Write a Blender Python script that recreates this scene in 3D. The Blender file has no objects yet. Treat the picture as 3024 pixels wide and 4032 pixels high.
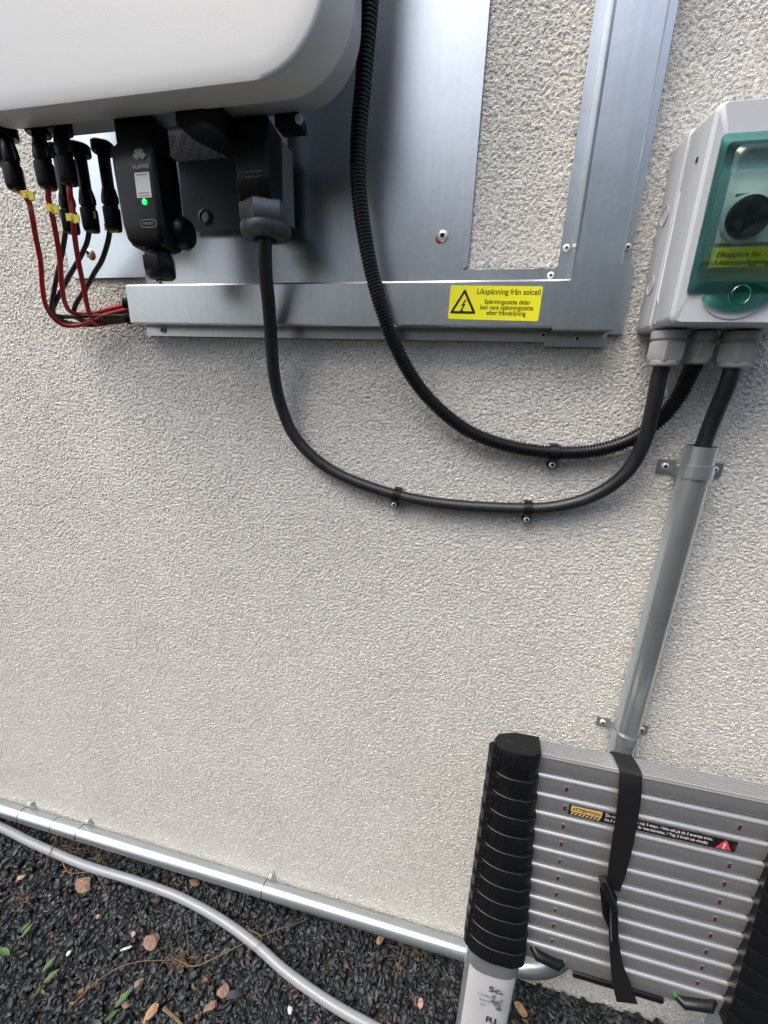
import bpy, bmesh, math, random
import numpy as np
from mathutils import Matrix, Vector
random.seed(7); rng = np.random.default_rng(7)
scene = bpy.context.scene
C = bpy.data.collections.new('yard'); scene.collection.children.link(C)

# ------------------------------------------------------------------ camera
H = 1.407           # height of the camera above the ground
D = 0.70            # distance of the camera from the wall (wall face is the plane y = 0)
F, CX, CY = 1650.0, 1512.0, 2016.0
yaw, pitch, roll = math.radians(-12.3), math.radians(18.0), math.radians(1.95)
fw = Vector((math.sin(yaw)*math.cos(pitch), math.cos(yaw)*math.cos(pitch), -math.sin(pitch)))
r0 = fw.cross(Vector((0, 0, 1))).normalized(); u0 = r0.cross(fw)
rt = r0*math.cos(roll) + u0*math.sin(roll); up = -r0*math.sin(roll) + u0*math.cos(roll)
cam = bpy.data.cameras.new('camera'); co = bpy.data.objects.new('camera', cam); C.objects.link(co)
cam.sensor_fit = 'HORIZONTAL'; cam.sensor_width = 36; cam.lens = 36*F/3024
cam.clip_start = 0.02; cam.clip_end = 500
co.matrix_world = Matrix((( rt.x, up.x, -fw.x, 0), (rt.y, up.y, -fw.y, -D), (rt.z, up.z, -fw.z, H), (0, 0, 0, 1)))
scene.camera = co

# ------------------------------------------------------------------ sky, sun, exposure
SUN_EL, SUN_AZ = 60.0, -42.0      # overcast sun high on the left, in front of the wall
w = bpy.data.worlds.new('World'); scene.world = w; w.use_nodes = True
nt = w.node_tree; bg = nt.nodes['Background']
sky = nt.nodes.new('ShaderNodeTexSky'); sky.sky_type = 'NISHITA'; sky.sun_disc = False
sky.sun_elevation = math.radians(SUN_EL); sky.sun_rotation = math.radians(180+SUN_AZ*-1)
sky.air_density = 1.0; sky.dust_density = 6.0; sky.ozone_density = 1.5
nt.links.new(sky.outputs[0], bg.inputs[0]); bg.inputs[1].default_value = 0.15
sl = bpy.data.lights.new('sun', 'SUN'); sl.energy = 1.15; sl.angle = math.radians(38); sl.color = (1, .975, .93)
so = bpy.data.objects.new('sun', sl); C.objects.link(so)
sd = Vector((math.sin(math.radians(SUN_AZ))*math.cos(math.radians(SUN_EL)), -math.cos(math.radians(SUN_AZ))*math.cos(math.radians(SUN_EL)), math.sin(math.radians(SUN_EL))))
so.rotation_euler = sd.to_track_quat('Z', 'Y').to_euler()
scene.view_settings.view_transform = 'Standard'; scene.view_settings.look = 'None'
scene.view_settings.exposure = 0.80; scene.view_settings.gamma = 1
scene.view_settings.use_white_balance = True
scene.view_settings.white_balance_temperature = 6400; scene.view_settings.white_balance_tint = 8
scene.cycles.max_bounces = 8; scene.cycles.transparent_max_bounces = 16

# ------------------------------------------------------------------ helpers
def at(u, v, y):
    """a point of the photograph, at the distance -y off the wall (z relative to the camera height)"""
    d = fw + rt*((u-CX)/F) - up*((v-CY)/F); t = (y+D)/d.y
    return Vector((t*d.x, y, t*d.z))
def onz(u, v, z):
    d = fw + rt*((u-CX)/F) - up*((v-CY)/F); t = z/d.z
    return Vector((t*d.x, -D+t*d.y, z))
def tag(o, label=None, cat=None, group=None, kind=None):
    if label: o['label'] = label
    if cat: o['category'] = cat
    if group: o['group'] = group
    if kind: o['kind'] = kind
    return o
def thing(name, label, cat, loc, group=None):
    o = bpy.data.objects.new(name, None); C.objects.link(o); o.location = (loc[0], loc[1], loc[2]+H)
    o.empty_display_size = .02
    return tag(o, label, cat, group)
def worldloc(o):
    p = Vector((0, 0, 0))
    while o: p = p + o.location; o = o.parent
    return p
def link(name, me, parent=None, loc=None):
    o = bpy.data.objects.new(name, me); C.objects.link(o)
    if parent: o.parent = parent
    if loc is not None:
        l = Vector((loc[0], loc[1], loc[2]+H))
        o.location = l - worldloc(parent) if parent else l
    return o
class MB:
    """mesh collected in camera-height coordinates, linked as ONE object"""
    def __init__(s): s.v = []; s.f = []; s.m = []; s.sm = []
    def add(s, vs, fs, m=0, smooth=False):
        b = len(s.v); s.v += [tuple(v) for v in vs]
        for f in fs: s.f.append([b+i for i in f]); s.m.append(m); s.sm.append(smooth)
    def bm(s, bm, m=0, smooth=False):
        bm.verts.ensure_lookup_table(); bm.verts.index_update()
        s.add([v.co[:] for v in bm.verts], [[v.index for v in f.verts] for f in bm.faces], m, smooth); bm.free()
    def box(s, x0, x1, y0, y1, z0, z1, bev=0, seg=2, m=0):
        bm = bmesh.new(); bmesh.ops.create_cube(bm, size=1)
        for v in bm.verts:
            v.co = Vector(((x0+x1)/2+v.co.x*(x1-x0), (y0+y1)/2+v.co.y*(y1-y0), (z0+z1)/2+v.co.z*(z1-z0)))
        if bev: bmesh.ops.bevel(bm, geom=bm.edges[:], offset=bev, segments=seg, affect='EDGES', profile=.6)
        s.bm(bm, m, bool(bev)); return s
    def loft(s, loops, cap0=True, cap1=True, m=0, smooth=True, closed=True):
        n = len(loops[0]); b = len(s.v)
        for L in loops: s.v += [tuple(p) for p in L]
        for i in range(len(loops)-1):
            for j in range(n if closed else n-1):
                k = (j+1) % n
                s.f.append([b+i*n+j, b+i*n+k, b+(i+1)*n+k, b+(i+1)*n+j]); s.m.append(m); s.sm.append(smooth)
        if cap0: s.f.append([b+j for j in range(n)][::-1]); s.m.append(m); s.sm.append(False)
        if cap1: s.f.append([b+(len(loops)-1)*n+j for j in range(n)]); s.m.append(m); s.sm.append(False)
        return s
    def lathe(s, prof, o, ax=(0, 0, 1), seg=24, m=0, smooth=True, rot=0):
        """prof: (radius, height) list along the axis"""
        ax = Vector(ax).normalized(); a = ax.orthogonal().normalized(); b = ax.cross(a); o = Vector(o)
        return s.loft([[o+ax*h+(a*math.cos(2*math.pi*j/seg+rot)+b*math.sin(2*math.pi*j/seg+rot))*r for j in range(seg)] for r, h in prof], m=m, smooth=smooth)
    def tube(s, pts, r, seg=14, m=0, caps=True):
        pts = [Vector(p) for p in pts]; n = len(pts)
        rr = r if isinstance(r, (list, tuple)) else [r]*n
        t = (pts[1]-pts[0]).normalized(); a = t.orthogonal().normalized(); loops = []
        for i in range(n):
            t = (pts[min(i+1, n-1)]-pts[max(i-1, 0)]).normalized()
            a = (a - t*a.dot(t)).normalized(); b = t.cross(a)
            loops.append([pts[i]+(a*math.cos(2*math.pi*j/seg)+b*math.sin(2*math.pi*j/seg))*rr[i] for j in range(seg)])
        return s.loft(loops, caps, caps, m)
    def build(s, name, mat, parent=None, recalc=True, flat=False):
        off = worldloc(parent) - Vector((0, 0, H)) if parent else Vector((0, 0, -H))
        me = bpy.data.meshes.new(name)
        me.from_pydata([(v[0]-off.x, v[1]-off.y, v[2]-off.z) for v in s.v], [], s.f)
        for mm in (mat if isinstance(mat, (list, tuple)) else [mat]): me.materials.append(mm)
        me.polygons.foreach_set('material_index', s.m)
        me.polygons.foreach_set('use_smooth', [False if flat else x for x in s.sm])
        if recalc:
            bm = bmesh.new(); bm.from_mesh(me); bmesh.ops.recalc_face_normals(bm, faces=bm.faces); bm.to_mesh(me); bm.free()
        me.set_sharp_from_angle(angle=math.radians(38))
        o = bpy.data.objects.new(name, me); C.objects.link(o)
        if parent: o.parent = parent
        return o
def spline(P, step=.004):
    """Catmull-Rom through the points, resampled evenly"""
    P = [Vector(p) for p in P]; P = [2*P[0]-P[1]] + P + [2*P[-1]-P[-2]]; out = []
    for i in range(1, len(P)-2):
        a, b, c, d = P[i-1:i+3]
        for k in range(24):
            t = k/24
            out.append(.5*((2*b)+(c-a)*t+(2*a-5*b+4*c-d)*t*t+(-a+3*b-3*c+d)*t**3))
    out.append(P[-2])
    L = [0]
    for i in range(1, len(out)): L.append(L[-1]+(out[i]-out[i-1]).length)
    n = max(2, int(L[-1]/step)); res = []; j = 0
    for k in range(n+1):
        x = L[-1]*k/n
        while j < len(L)-2 and L[j+1] < x: j += 1
        f = (x-L[j])/max(1e-9, L[j+1]-L[j]); res.append(out[j].lerp(out[j+1], min(1, f)))
    return res
def rrect(x0, x1, z0, z1, r, y, n=6):
    """rounded rectangle loop in the plane y"""
    r = max(r, 1e-4); P = []
    for cx, cz, a0 in ((x1-r, z1-r, 0), (x0+r, z1-r, 90), (x0+r, z0+r, 180), (x1-r, z0+r, 270)):
        for k in range(n+1):
            a = math.radians(a0+90*k/n); P.append(Vector((cx+r*math.cos(a), y, cz+r*math.sin(a))))
    return P
def text(s, body, size, x, y, z, mat, parent, name='lettering', bold=0, align='LEFT', shear=0, sx=1, rz=0):
    cu = bpy.data.curves.new(name, 'FONT'); cu.body = body; cu.size = size; cu.offset = bold*size; cu.align_x = align
    cu.extrude = .00008; cu.shear = shear; cu.materials.append(mat); cu.resolution_u = 3
    o = link(name, cu, parent, (x, y, z)); o.rotation_euler = (math.radians(90), rz, 0); o.scale = (sx, 1, 1)
    return o

# ------------------------------------------------------------------ materials
def mat(name, col, rough=.5, metal=0, noise=None, bump=None, spec=.5, coat=0):
    """noise = (scale, amount, stretch) brightness mottling; bump = (scale, distance, detail)"""
    m = bpy.data.materials.new(name); m.use_nodes = True; n = m.node_tree; p = n.nodes['Principled BSDF']
    p.inputs['Base Color'].default_value = (*col, 1); p.inputs['Roughness'].default_value = rough
    p.inputs['Metallic'].default_value = metal; p.inputs['Specular IOR Level'].default_value = spec
    if coat: p.inputs['Coat Weight'].default_value = coat
    tc = n.nodes.new('ShaderNodeTexCoord')
    if noise:
        mp = n.nodes.new('ShaderNodeMapping'); n.links.new(tc.outputs['Object'], mp.inputs[0])
        mp.inputs['Scale'].default_value = noise[2] if len(noise) > 2 else (1, 1, 1)
        t = n.nodes.new('ShaderNodeTexNoise'); t.inputs['Scale'].default_value = noise[0]; t.inputs['Detail'].default_value = 4
        n.links.new(mp.outputs[0], t.inputs[0])
        r = n.nodes.new('ShaderNodeValToRGB'); a = noise[1]
        r.color_ramp.elements[0].position = .3; r.color_ramp.elements[1].position = .7
        r.color_ramp.elements[0].color = (*[c*(1-a) for c in col], 1); r.color_ramp.elements[1].color = (*[min(1, c*(1+a)) for c in col], 1)
        n.links.new(t.outputs[0], r.inputs[0]); n.links.new(r.outputs[0], p.inputs['Base Color'])
        mr = n.nodes.new('ShaderNodeMapRange'); mr.inputs[3].default_value = rough*.92; mr.inputs[4].default_value = rough*1.1
        mr.inputs[1].default_value = .3; mr.inputs[2].default_value = .7
        n.links.new(t.outputs[0], mr.inputs[0]); n.links.new(mr.outputs[0], p.inputs['Roughness'])
    if bump:
        t = n.nodes.new('ShaderNodeTexNoise'); t.inputs['Scale'].default_value = bump[0]; t.inputs['Detail'].default_value = bump[2]
        n.links.new(tc.outputs['Object'], t.inputs[0])
        b = n.nodes.new('ShaderNodeBump'); b.inputs['Distance'].default_value = bump[1]; b.inputs['Strength'].default_value = 1
        n.links.new(t.outputs[0], b.inputs['Height']); n.links.new(b.outputs[0], p.inputs['Normal'])
    return m
def zinc(name, base, rough):
    m = bpy.data.materials.new(name); m.use_nodes = True; n = m.node_tree; p = n.nodes['Principled BSDF']
    p.inputs['Metallic'].default_value = 1
    tc = n.nodes.new('ShaderNodeTexCoord')
    vo = n.nodes.new('ShaderNodeTexVoronoi'); vo.inputs['Scale'].default_value = 170; n.links.new(tc.outputs['Object'], vo.inputs[0])
    nz = n.nodes.new('ShaderNodeTexNoise'); nz.inputs['Scale'].default_value = 14; nz.inputs['Detail'].default_value = 6; n.links.new(tc.outputs['Object'], nz.inputs[0])
    mp = n.nodes.new('ShaderNodeMapping'); mp.inputs['Scale'].default_value = (160, 160, 6); n.links.new(tc.outputs['Object'], mp.inputs[0])
    st = n.nodes.new('ShaderNodeTexNoise'); st.inputs['Scale'].default_value = 1; st.inputs['Detail'].default_value = 3; n.links.new(mp.outputs[0], st.inputs[0])
    def mix(a, b, f):
        x = n.nodes.new('ShaderNodeMix'); x.data_type = 'FLOAT'; x.inputs[0].default_value = f
        n.links.new(a, x.inputs[2]); n.links.new(b, x.inputs[3]); return x.outputs[0]
    k = mix(mix(vo.outputs['Color'], nz.outputs[0], .72), st.outputs[0], .4)
    r = n.nodes.new('ShaderNodeValToRGB'); r.color_ramp.elements[0].position = .25; r.color_ramp.elements[1].position = .75
    r.color_ramp.elements[0].color = (*[c*.90 for c in base], 1); r.color_ramp.elements[1].color = (*[min(1, c*1.08) for c in base], 1)
    n.links.new(k, r.inputs[0]); n.links.new(r.outputs[0], p.inputs['Base Color'])
    mr = n.nodes.new('ShaderNodeMapRange'); mr.inputs[1].default_value = .25; mr.inputs[2].default_value = .75
    mr.inputs[3].default_value = rough*.92; mr.inputs[4].default_value = rough*1.1
    n.links.new(k, mr.inputs[0]); n.links.new(mr.outputs[0], p.inputs['Roughness'])
    b = n.nodes.new('ShaderNodeBump'); b.inputs['Distance'].default_value = .0006; b.inputs['Strength'].default_value = .13
    n.links.new(nz.outputs[0], b.inputs['Height']); n.links.new(b.outputs[0], p.inputs['Normal'])
    return m
def stucco():
    m = bpy.data.materials.new('stucco'); m.use_nodes = True; n = m.node_tree; p = n.nodes['Principled BSDF']
    p.inputs['Roughness'].default_value = .9; p.inputs['Specular IOR Level'].default_value = .25
    tc = n.nodes.new('ShaderNodeTexCoord'); src = tc.outputs['Object']
    def noise(s, d, rough=.5, dist=0):
        t = n.nodes.new('ShaderNodeTexNoise'); t.inputs['Scale'].default_value = s; t.inputs['Detail'].default_value = d
        t.inputs['Roughness'].default_value = rough; t.inputs['Distortion'].default_value = dist; n.links.new(src, t.inputs[0]); return t.outputs[0]
    def math_(op, a, b):
        x = n.nodes.new('ShaderNodeMath'); x.operation = op
        for i, q in enumerate((a, b)):
            if isinstance(q, (int, float)): x.inputs[i].default_value = q
            else: n.links.new(q, x.inputs[i])
        return x.outputs[0]
    g = noise(215, 3, .6, .3)            # grain of the scraped render
    g2 = noise(85, 2, .5, .3); g3 = noise(700, 2, .6)
    def ramp(v, lo, hi):
        x = n.nodes.new('ShaderNodeMapRange'); x.interpolation_type = 'SMOOTHSTEP'; x.inputs[1].default_value = lo; x.inputs[2].default_value = hi; n.links.new(v, x.inputs[0]); return x.outputs[0]
    h = math_('ADD', math_('ADD', math_('MULTIPLY', ramp(g, .34, .62), .62), math_('MULTIPLY', g2, .5)), math_('MULTIPLY', g3, .16))
    dp = n.nodes.new('ShaderNodeDisplacement'); dp.inputs['Midlevel'].default_value = 1.3; dp.inputs['Scale'].default_value = .0034
    n.links.new(h, dp.inputs['Height']); n.links.new(dp.outputs[0], n.nodes['Material Output'].inputs['Displacement']); m.displacement_method = 'BOTH'
    big = noise(5, 4)
    mx = math_('ADD', math_('MULTIPLY', big, .2), math_('MULTIPLY', g, .8))
    r = n.nodes.new('ShaderNodeValToRGB'); e = r.color_ramp.elements
    e[0].position = .38; e[0].color = (.53, .508, .472, 1); e[1].position = .52; e[1].color = (.685, .672, .635, 1)  # pits painted darker, adding to the shade of the relief
    n.links.new(mx, r.inputs[0]); n.links.new(r.outputs[0], p.inputs['Base Color'])
    return m
M = {}
M['stucco'] = stucco()
M['zinc'] = zinc('galvanised_sheet', (.60, .64, .67), .30)
M['pipe'] = mat('galvanised_pipe', (.56, .615, .635), .29, .85, (9, .03, (1, 1, 1)))
M['alu'] = mat('anodised_aluminium', (.47, .475, .48), .28, .65, (5, .02, (1, 4, 4)))
M['tube'] = mat('aluminium_tube', (.46, .48, .50), .40, .7, (20, .05))
M['steel'] = mat('screw_steel', (.78, .78, .76), .42, .45)
M['nickel'] = mat('nickel', (.22, .22, .22), .35, .9, (60, .05))
M['dark'] = mat('socket_dark', (.015, .015, .015), .6)
M['black'] = mat('black_plastic', (.006, .006, .007), .36, 0, None, (900, .00005, 2), .25)
M['cable'] = mat('black_cable_sheath', (.014, .015, .017), .42, 0, (90, .35, (1, 1, .15)), (300, .0002, 2))
M['conduit'] = mat('black_corrugated', (.006, .006, .007), .35)
M['red'] = mat('red_cable', (.42, .012, .018), .42)
M['yellow'] = mat('yellow_tag', (.62, .52, .03), .5, 0, (200, .1))
M['sticker'] = mat('yellow_sticker', (.86, .83, .02), .35, 0, (9, .02))
M['ink'] = mat('black_ink', (.01, .01, .01), .5)
M['grey_ink'] = mat('grey_ink', (.16, .16, .16), .5)
M['dim_ink'] = mat('worn_white_ink', (.30, .30, .30), .5)
M['white_ink'] = mat('white_ink', (.75, .75, .73), .5)
M['white'] = mat('inverter_white', (.58, .59, .59), .42, 0, (4, .02), (1100, .00014, 2))
M['bodygrey'] = mat('inverter_body_paint', (.43, .44, .48), .4, 0, (5, .02), (900, .00005, 2))
M['darkgrey'] = mat('dark_grey_paint', (.17, .18, .21), .42, 0, (8, .03), (900, .00005, 2))
M['boxgrey'] = mat('grey_abs', (.50, .52, .55), .38, 0, (6, .015), (1500, .00005, 2))
M['capgrey'] = mat('dark_gland_plastic', (.055, .055, .06), .4)
M['slotlight'] = mat('slot_edge', (.45, .46, .47), .35, .6)
M['gland'] = mat('grey_gland', (.34, .34, .34), .45, 0, (30, .03))
M['panel'] = mat('switch_panel', (.78, .80, .79), .45)
M['paper'] = mat('paper_label', (.55, .56, .58), .5, 0, (12, .03))
M['rubber'] = mat('ladder_black', (.006, .0065, .0075), .40, 0, (40, .15), (500, .00008, 2), .4)
M['strap'] = mat('black_webbing', (.007, .007, .008), .6, 0, None, (1300, .0004, 1), .4)
M['labelblack'] = mat('label_black', (.012, .010, .010), .35)
M['orange'] = mat('label_ochre', (.70, .47, .17), .5)
M['pink'] = mat('label_red', (.62, .07, .10), .45)
M['redslot'] = mat('slot_red', (.09, .012, .014), .5)
M['greenslot'] = mat('slot_green', (.02, .10, .025), .5)
M['greentip'] = mat('green_plastic', (.01, .16, .02), .4)
M['sealant'] = mat('red_sealant', (.45, .03, .01), .5)
m = mat('green_led', (.0, .5, .05), .3); p = m.node_tree.nodes['Principled BSDF']
p.inputs['Emission Color'].default_value = (.02, 1, .08, 1); p.inputs['Emission Strength'].default_value = 2.2; M['led'] = m
def clear(name, col, refl=.5, rough=.06):
    m = bpy.data.materials.new(name); m.use_nodes = True; n = m.node_tree; n.nodes.remove(n.nodes['Principled BSDF'])
    t = n.nodes.new('ShaderNodeBsdfTransparent'); t.inputs[0].default_value = (*col, 1)
    g = n.nodes.new('ShaderNodeBsdfGlossy'); g.inputs['Roughness'].default_value = rough; g.inputs[0].default_value = (.95, 1, 1, 1)
    fr = n.nodes.new('ShaderNodeFresnel'); fr.inputs[0].default_value = 1.5
    x = n.nodes.new('ShaderNodeMixShader'); n.links.new(fr.outputs[0], x.inputs[0]); n.links.new(t.outputs[0], x.inputs[1]); n.links.new(g.outputs[0], x.inputs[2])
    n.links.new(x.outputs[0], n.nodes['Material Output'].inputs[0]); return m
M['green'] = clear('green_clear_lid', (.52, .92, .84))
M['green_light'] = clear('pale_green_window', (.82, .98, .94))

# screw: a domed head with a recessed socket, shared mesh
def screw_mesh(name, r, cross=False):
    mb = MB(); seg = 18
    prof = [(r*.98, 0), (r, r*.18), (r*.93, r*.36), (r*.72, r*.52), (r*(.5 if cross else .40), r*.58)]
    mb.lathe(prof, (0, 0, -H), (0, -1, 0), seg)
    del mb.f[-1]; del mb.m[-1]; del mb.sm[-1]
    o = Vector((0, -r*.58, -H)); st = []
    for j in range(seg*1):
        a = 2*math.pi*j/seg
        k = .40 if not cross else .5
        st.append(o+Vector((math.cos(a), 0, math.sin(a)))*r*k)
    mb.loft([st, [o+(p-o)*.86+Vector((0, r*.3, 0)) for p in st]], cap0=False, m=1)
    if cross:
        for a in (.5, .5+math.pi/2):
            c, s_ = math.cos(a), math.sin(a); q = [(r*.46, r*.09), (-r*.46, r*.09), (-r*.46, -r*.09), (r*.46, -r*.09)]
            mb.add([o+Vector((c*x-s_*z, -r*.02, s_*x+c*z)) for x, z in q], [[0, 1, 2, 3]], 1)
    me_o = mb.build(name, [M['steel'], M['steel'] if cross else M['dark']])
    if cross: me_o.data.materials[1] = M['dark']
    me = me_o.data; bpy.data.objects.remove(me_o); return me
def scr(parent, me, x, y, z, name='screw'):
    return link(name, me, parent, (x, y, z))
SC5 = screw_mesh('screw_small', .0048); SC8 = screw_mesh('screw_large', .0078); SCX = screw_mesh('screw_cross', .0052, True)

# ------------------------------------------------------------------ the setting
mb = MB()
XA, XB, ZA, ZB, ST = -1.62, .86, -1.46, .60, .0022       # the part in view is fine enough for real relief
nx, nz_ = int((XB-XA)/ST), int((ZB-ZA)/ST)
gx_ = np.concatenate([[-6], np.linspace(XA, XB, nx), [5]]); gz_ = np.concatenate([[-H-.3], np.linspace(ZA, ZB, nz_), [1.6]])
GX, GZ = np.meshgrid(gx_, gz_); nX, nZ = len(gx_), len(gz_)
nb = nX*nZ; co_ = np.zeros((nb+8, 3)); co_[:nb, 0] = GX.ravel(); co_[:nb, 2] = GZ.ravel()+H
for k, (x_, z_) in enumerate(((-6, -H-.3), (5, -H-.3), (5, 1.6), (-6, 1.6))): co_[nb+k] = (x_, .3, z_+H)
co_ = co_[:nb+4]; ii = (np.arange(nZ-1)[:, None]*nX+np.arange(nX-1)[None]).ravel()
q_ = np.stack([ii, ii+1, ii+nX+1, ii+nX], 1).ravel()
ex_ = np.array([nb+3, nb+2, nb+1, nb, nb-nX, nb-1, nb+2, nb+3])
lp = np.concatenate([q_, ex_]).astype(np.int32); me = bpy.data.meshes.new('house_wall')
me.vertices.add(len(co_)); me.vertices.foreach_set('co', co_.ravel()); me.loops.add(len(lp)); me.loops.foreach_set('vertex_index', lp)
me.polygons.add(len(lp)//4); me.polygons.foreach_set('loop_start', np.arange(0, len(lp), 4, dtype=np.int32))
me.update(calc_edges=True); me.polygons.foreach_set('use_smooth', np.ones(len(lp)//4, bool)); me.materials.append(M['stucco'])
wo = bpy.data.objects.new('house_wall', me); C.objects.link(wo); tag(wo, kind='structure')
def soil():
    m = mat('dark_soil', (.018, .016, .014), .95, 0, (60, .5), (120, .01, 4)); return m
mb = MB(); mb.add([(-60, -60, -H-.012), (60, -60, -H-.012), (60, .2, -H-.012), (-60, .2, -H-.012)], [[0, 1, 2, 3]])
tag(mb.build('ground', soil(), recalc=False), kind='structure')

# slate chippings: nobody could count them
def gravel():
    N = 38000
    x = rng.uniform(-1.95, 1.2, N); y = -rng.uniform(0.004, .78, N); 
    L = rng.lognormal(math.log(.0098), .28, N); W = L*rng.uniform(.45, .85, N); T = L*rng.uniform(.16, .4, N)
    z = -H-.004 + rng.uniform(-.004, .008, N) + .004*np.sin(x*9+y*7)*np.sin(y*13-x*3) 
    # the bed lies a little lower right behind the pipe
    A = rng.uniform(0, 2*math.pi, N); tx = rng.normal(0, .42, N); ty = rng.normal(0, .42, N)
    k = 6; ang = np.linspace(0, 2*math.pi, k, endpoint=False)
    V = np.zeros((N, 2*k, 3))
    ja = rng.uniform(-.3, .3, (N, k)); jr = rng.uniform(.72, 1.12, (N, k))
    for s_, zz, sc in ((0, 1, .74), (1, -1, .95)):
        V[:, s_*k:(s_+1)*k, 0] = np.cos(ang+ja)*jr*L[:, None]*sc
        V[:, s_*k:(s_+1)*k, 1] = np.sin(ang+ja)*jr*W[:, None]*sc
        V[:, s_*k:(s_+1)*k, 2] = zz*T[:, None]*rng.uniform(.6, 1.1, (N, k))
    ca, sa = np.cos(A)[:, None], np.sin(A)[:, None]
    cx_, sx_ = np.cos(tx)[:, None], np.sin(tx)[:, None]; cy_, sy_ = np.cos(ty)[:, None], np.sin(ty)[:, None]
    X, Y, Z = V[..., 0], V[..., 1], V[..., 2]
    Y, Z = Y*cx_-Z*sx_, Y*sx_+Z*cx_
    X, Z = X*cy_+Z*sy_, -X*sy_+Z*cy_
    X, Y = X*ca-Y*sa, X*sa+Y*ca
    P = np.stack([X+x[:, None], np.minimum(Y+y[:, None], -.001), Z+z[:, None]+H], -1).reshape(-1, 3)
    base = np.arange(N)*2*k
    quads = np.array([[j, (j+1) % k, k+(j+1) % k, k+j] for j in range(k)])
    top = np.array([0, 1, 2, 3, 4, 5]); 
    me = bpy.data.meshes.new('gravel'); me.vertices.add(len(P)); me.vertices.foreach_set('co', P.ravel())
    q = (base[:, None, None]+quads[None]).reshape(-1); t = (base[:, None]+top[None]).reshape(-1)
    loops = np.concatenate([q, t]); nq, ntp = N*k, N
    me.loops.add(len(loops)); me.loops.foreach_set('vertex_index', loops.astype(np.int32))
    me.polygons.add(nq+ntp)
    st = np.concatenate([np.arange(nq)*4, nq*4+np.arange(ntp)*6]); me.polygons.foreach_set('loop_start', st.astype(np.int32))
    me.update(calc_edges=True); me.validate()
    m = bpy.data.materials.new('slate_chip'); m.use_nodes = True; n = m.node_tree; p = n.nodes['Principled BSDF']
    g = n.nodes.new('ShaderNodeNewGeometry'); r = n.nodes.new('ShaderNodeValToRGB'); e = r.color_ramp.elements
    e[0].position = 0; e[0].color = (.026, .030, .033, 1); e[1].position = .93; e[1].color = (.085, .095, .102, 1)
    e.new(.55).color = (.047, .053, .057, 1); e.new(.965).color = (.10, .10, .10, 1); e.new(.982).color = (.16, .10, .065, 1)
    n.links.new(g.outputs['Random Per Island'], r.inputs[0])
    tc = n.nodes.new('ShaderNodeTexCoord'); t = n.nodes.new('ShaderNodeTexNoise'); t.inputs['Scale'].default_value = 300; t.inputs['Detail'].default_value = 3
    n.links.new(tc.outputs['Object'], t.inputs[0])
    mx = n.nodes.new('ShaderNodeMix'); mx.data_type = 'RGBA'; mx.blend_type = 'MULTIPLY'; mx.inputs[0].default_value = .7
    n.links.new(r.outputs[0], mx.inputs[6]); rr = n.nodes.new('ShaderNodeValToRGB'); rr.color_ramp.elements[0].color = (.5, .5, .5, 1); rr.color_ramp.elements[1].color = (1.5, 1.5, 1.5, 1)
    rr.color_ramp.elements[0].position = .3; rr.color_ramp.elements[1].position = .7
    n.links.new(t.outputs[0], rr.inputs[0]); n.links.new(rr.outputs[0], mx.inputs[7]); n.links.new(mx.outputs[2], p.inputs['Base Color'])
    b = n.nodes.new('ShaderNodeBump'); b.inputs['Distance'].default_value = .0008; n.links.new(t.outputs[0], b.inputs['Height']); n.links.new(b.outputs[0], p.inputs['Normal'])
    p.inputs['Roughness'].default_value = .78; p.inputs['Specular IOR Level'].default_value = .35
    me.materials.append(m)
    o = bpy.data.objects.new('gravel', me); C.objects.link(o); tag(o, 'dark slate chippings covering the ground at the foot of the wall', 'gravel', kind='stuff')
gravel()

# evergreen hedge and grass across the yard (seen mirrored in the zinc)
def hedge():
    mb = MB(); n = 30000
    for k in range(n):
        x = random.uniform(-3.0, 4.4); y = random.uniform(-4.6, -3.6); z = random.uniform(0, 1)
        top = 3.55+.25*math.sin(x*2.1)+.15*math.sin(x*5.3); z = z*top
        if random.random() < .5: y = -3.6-random.random()**2*.25
        s_ = random.uniform(.03, .07)
        c = Vector((x, y, z-H)); a = Vector((random.gauss(0, 1), random.gauss(0, 1), random.gauss(0, 1))).normalized(); b = a.orthogonal().normalized()
        mb.add([c-a*s_, c+b*s_*.45, c+a*s_, c-b*s_*.45], [[0, 1, 2, 3]])
    return mb
g = mat('evergreen_leaf', (.030, .055, .022), .6, 0, (3, .3))
tag(hedge().build('hedge', g, recalc=False), 'dark evergreen hedge across the yard, mirrored softly in the zinc sheets', 'hedge')

# ------------------------------------------------------------------ zinc backing sheet behind the inverter
t = thing('zinc_backing_sheet', 'large flat zinc sheet on the wall behind the white inverter', 'metal sheet', (-.39, -.002, .148))
mb = MB(); z1 = 1.0
mb.loft([rrect(-.742, -.040, .148, z1, .014, -.0005), rrect(-.742, -.040, .148, z1, .014, -.0025)], smooth=False)
mb.build('sheet', M['zinc'], t)
scr(t, SC8, -.0795, -.0027, .194); scr(t, SC8, -.692, -.0027, .186)
mb = MB(); mb.lathe([(.0062, 0), (.006, .0012), (.004, .0016)], (-.0835, -.0026, .1910), (0, -1, 0), 11); mb.build('sealant', M['sealant'], t)
mb = MB(); mb.lathe([(.008, 0), (.006, .002)], (-.689, -.0026, .183), (0, -1, 0), 9); mb.build('sealant', M['sealant'], t)

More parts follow.
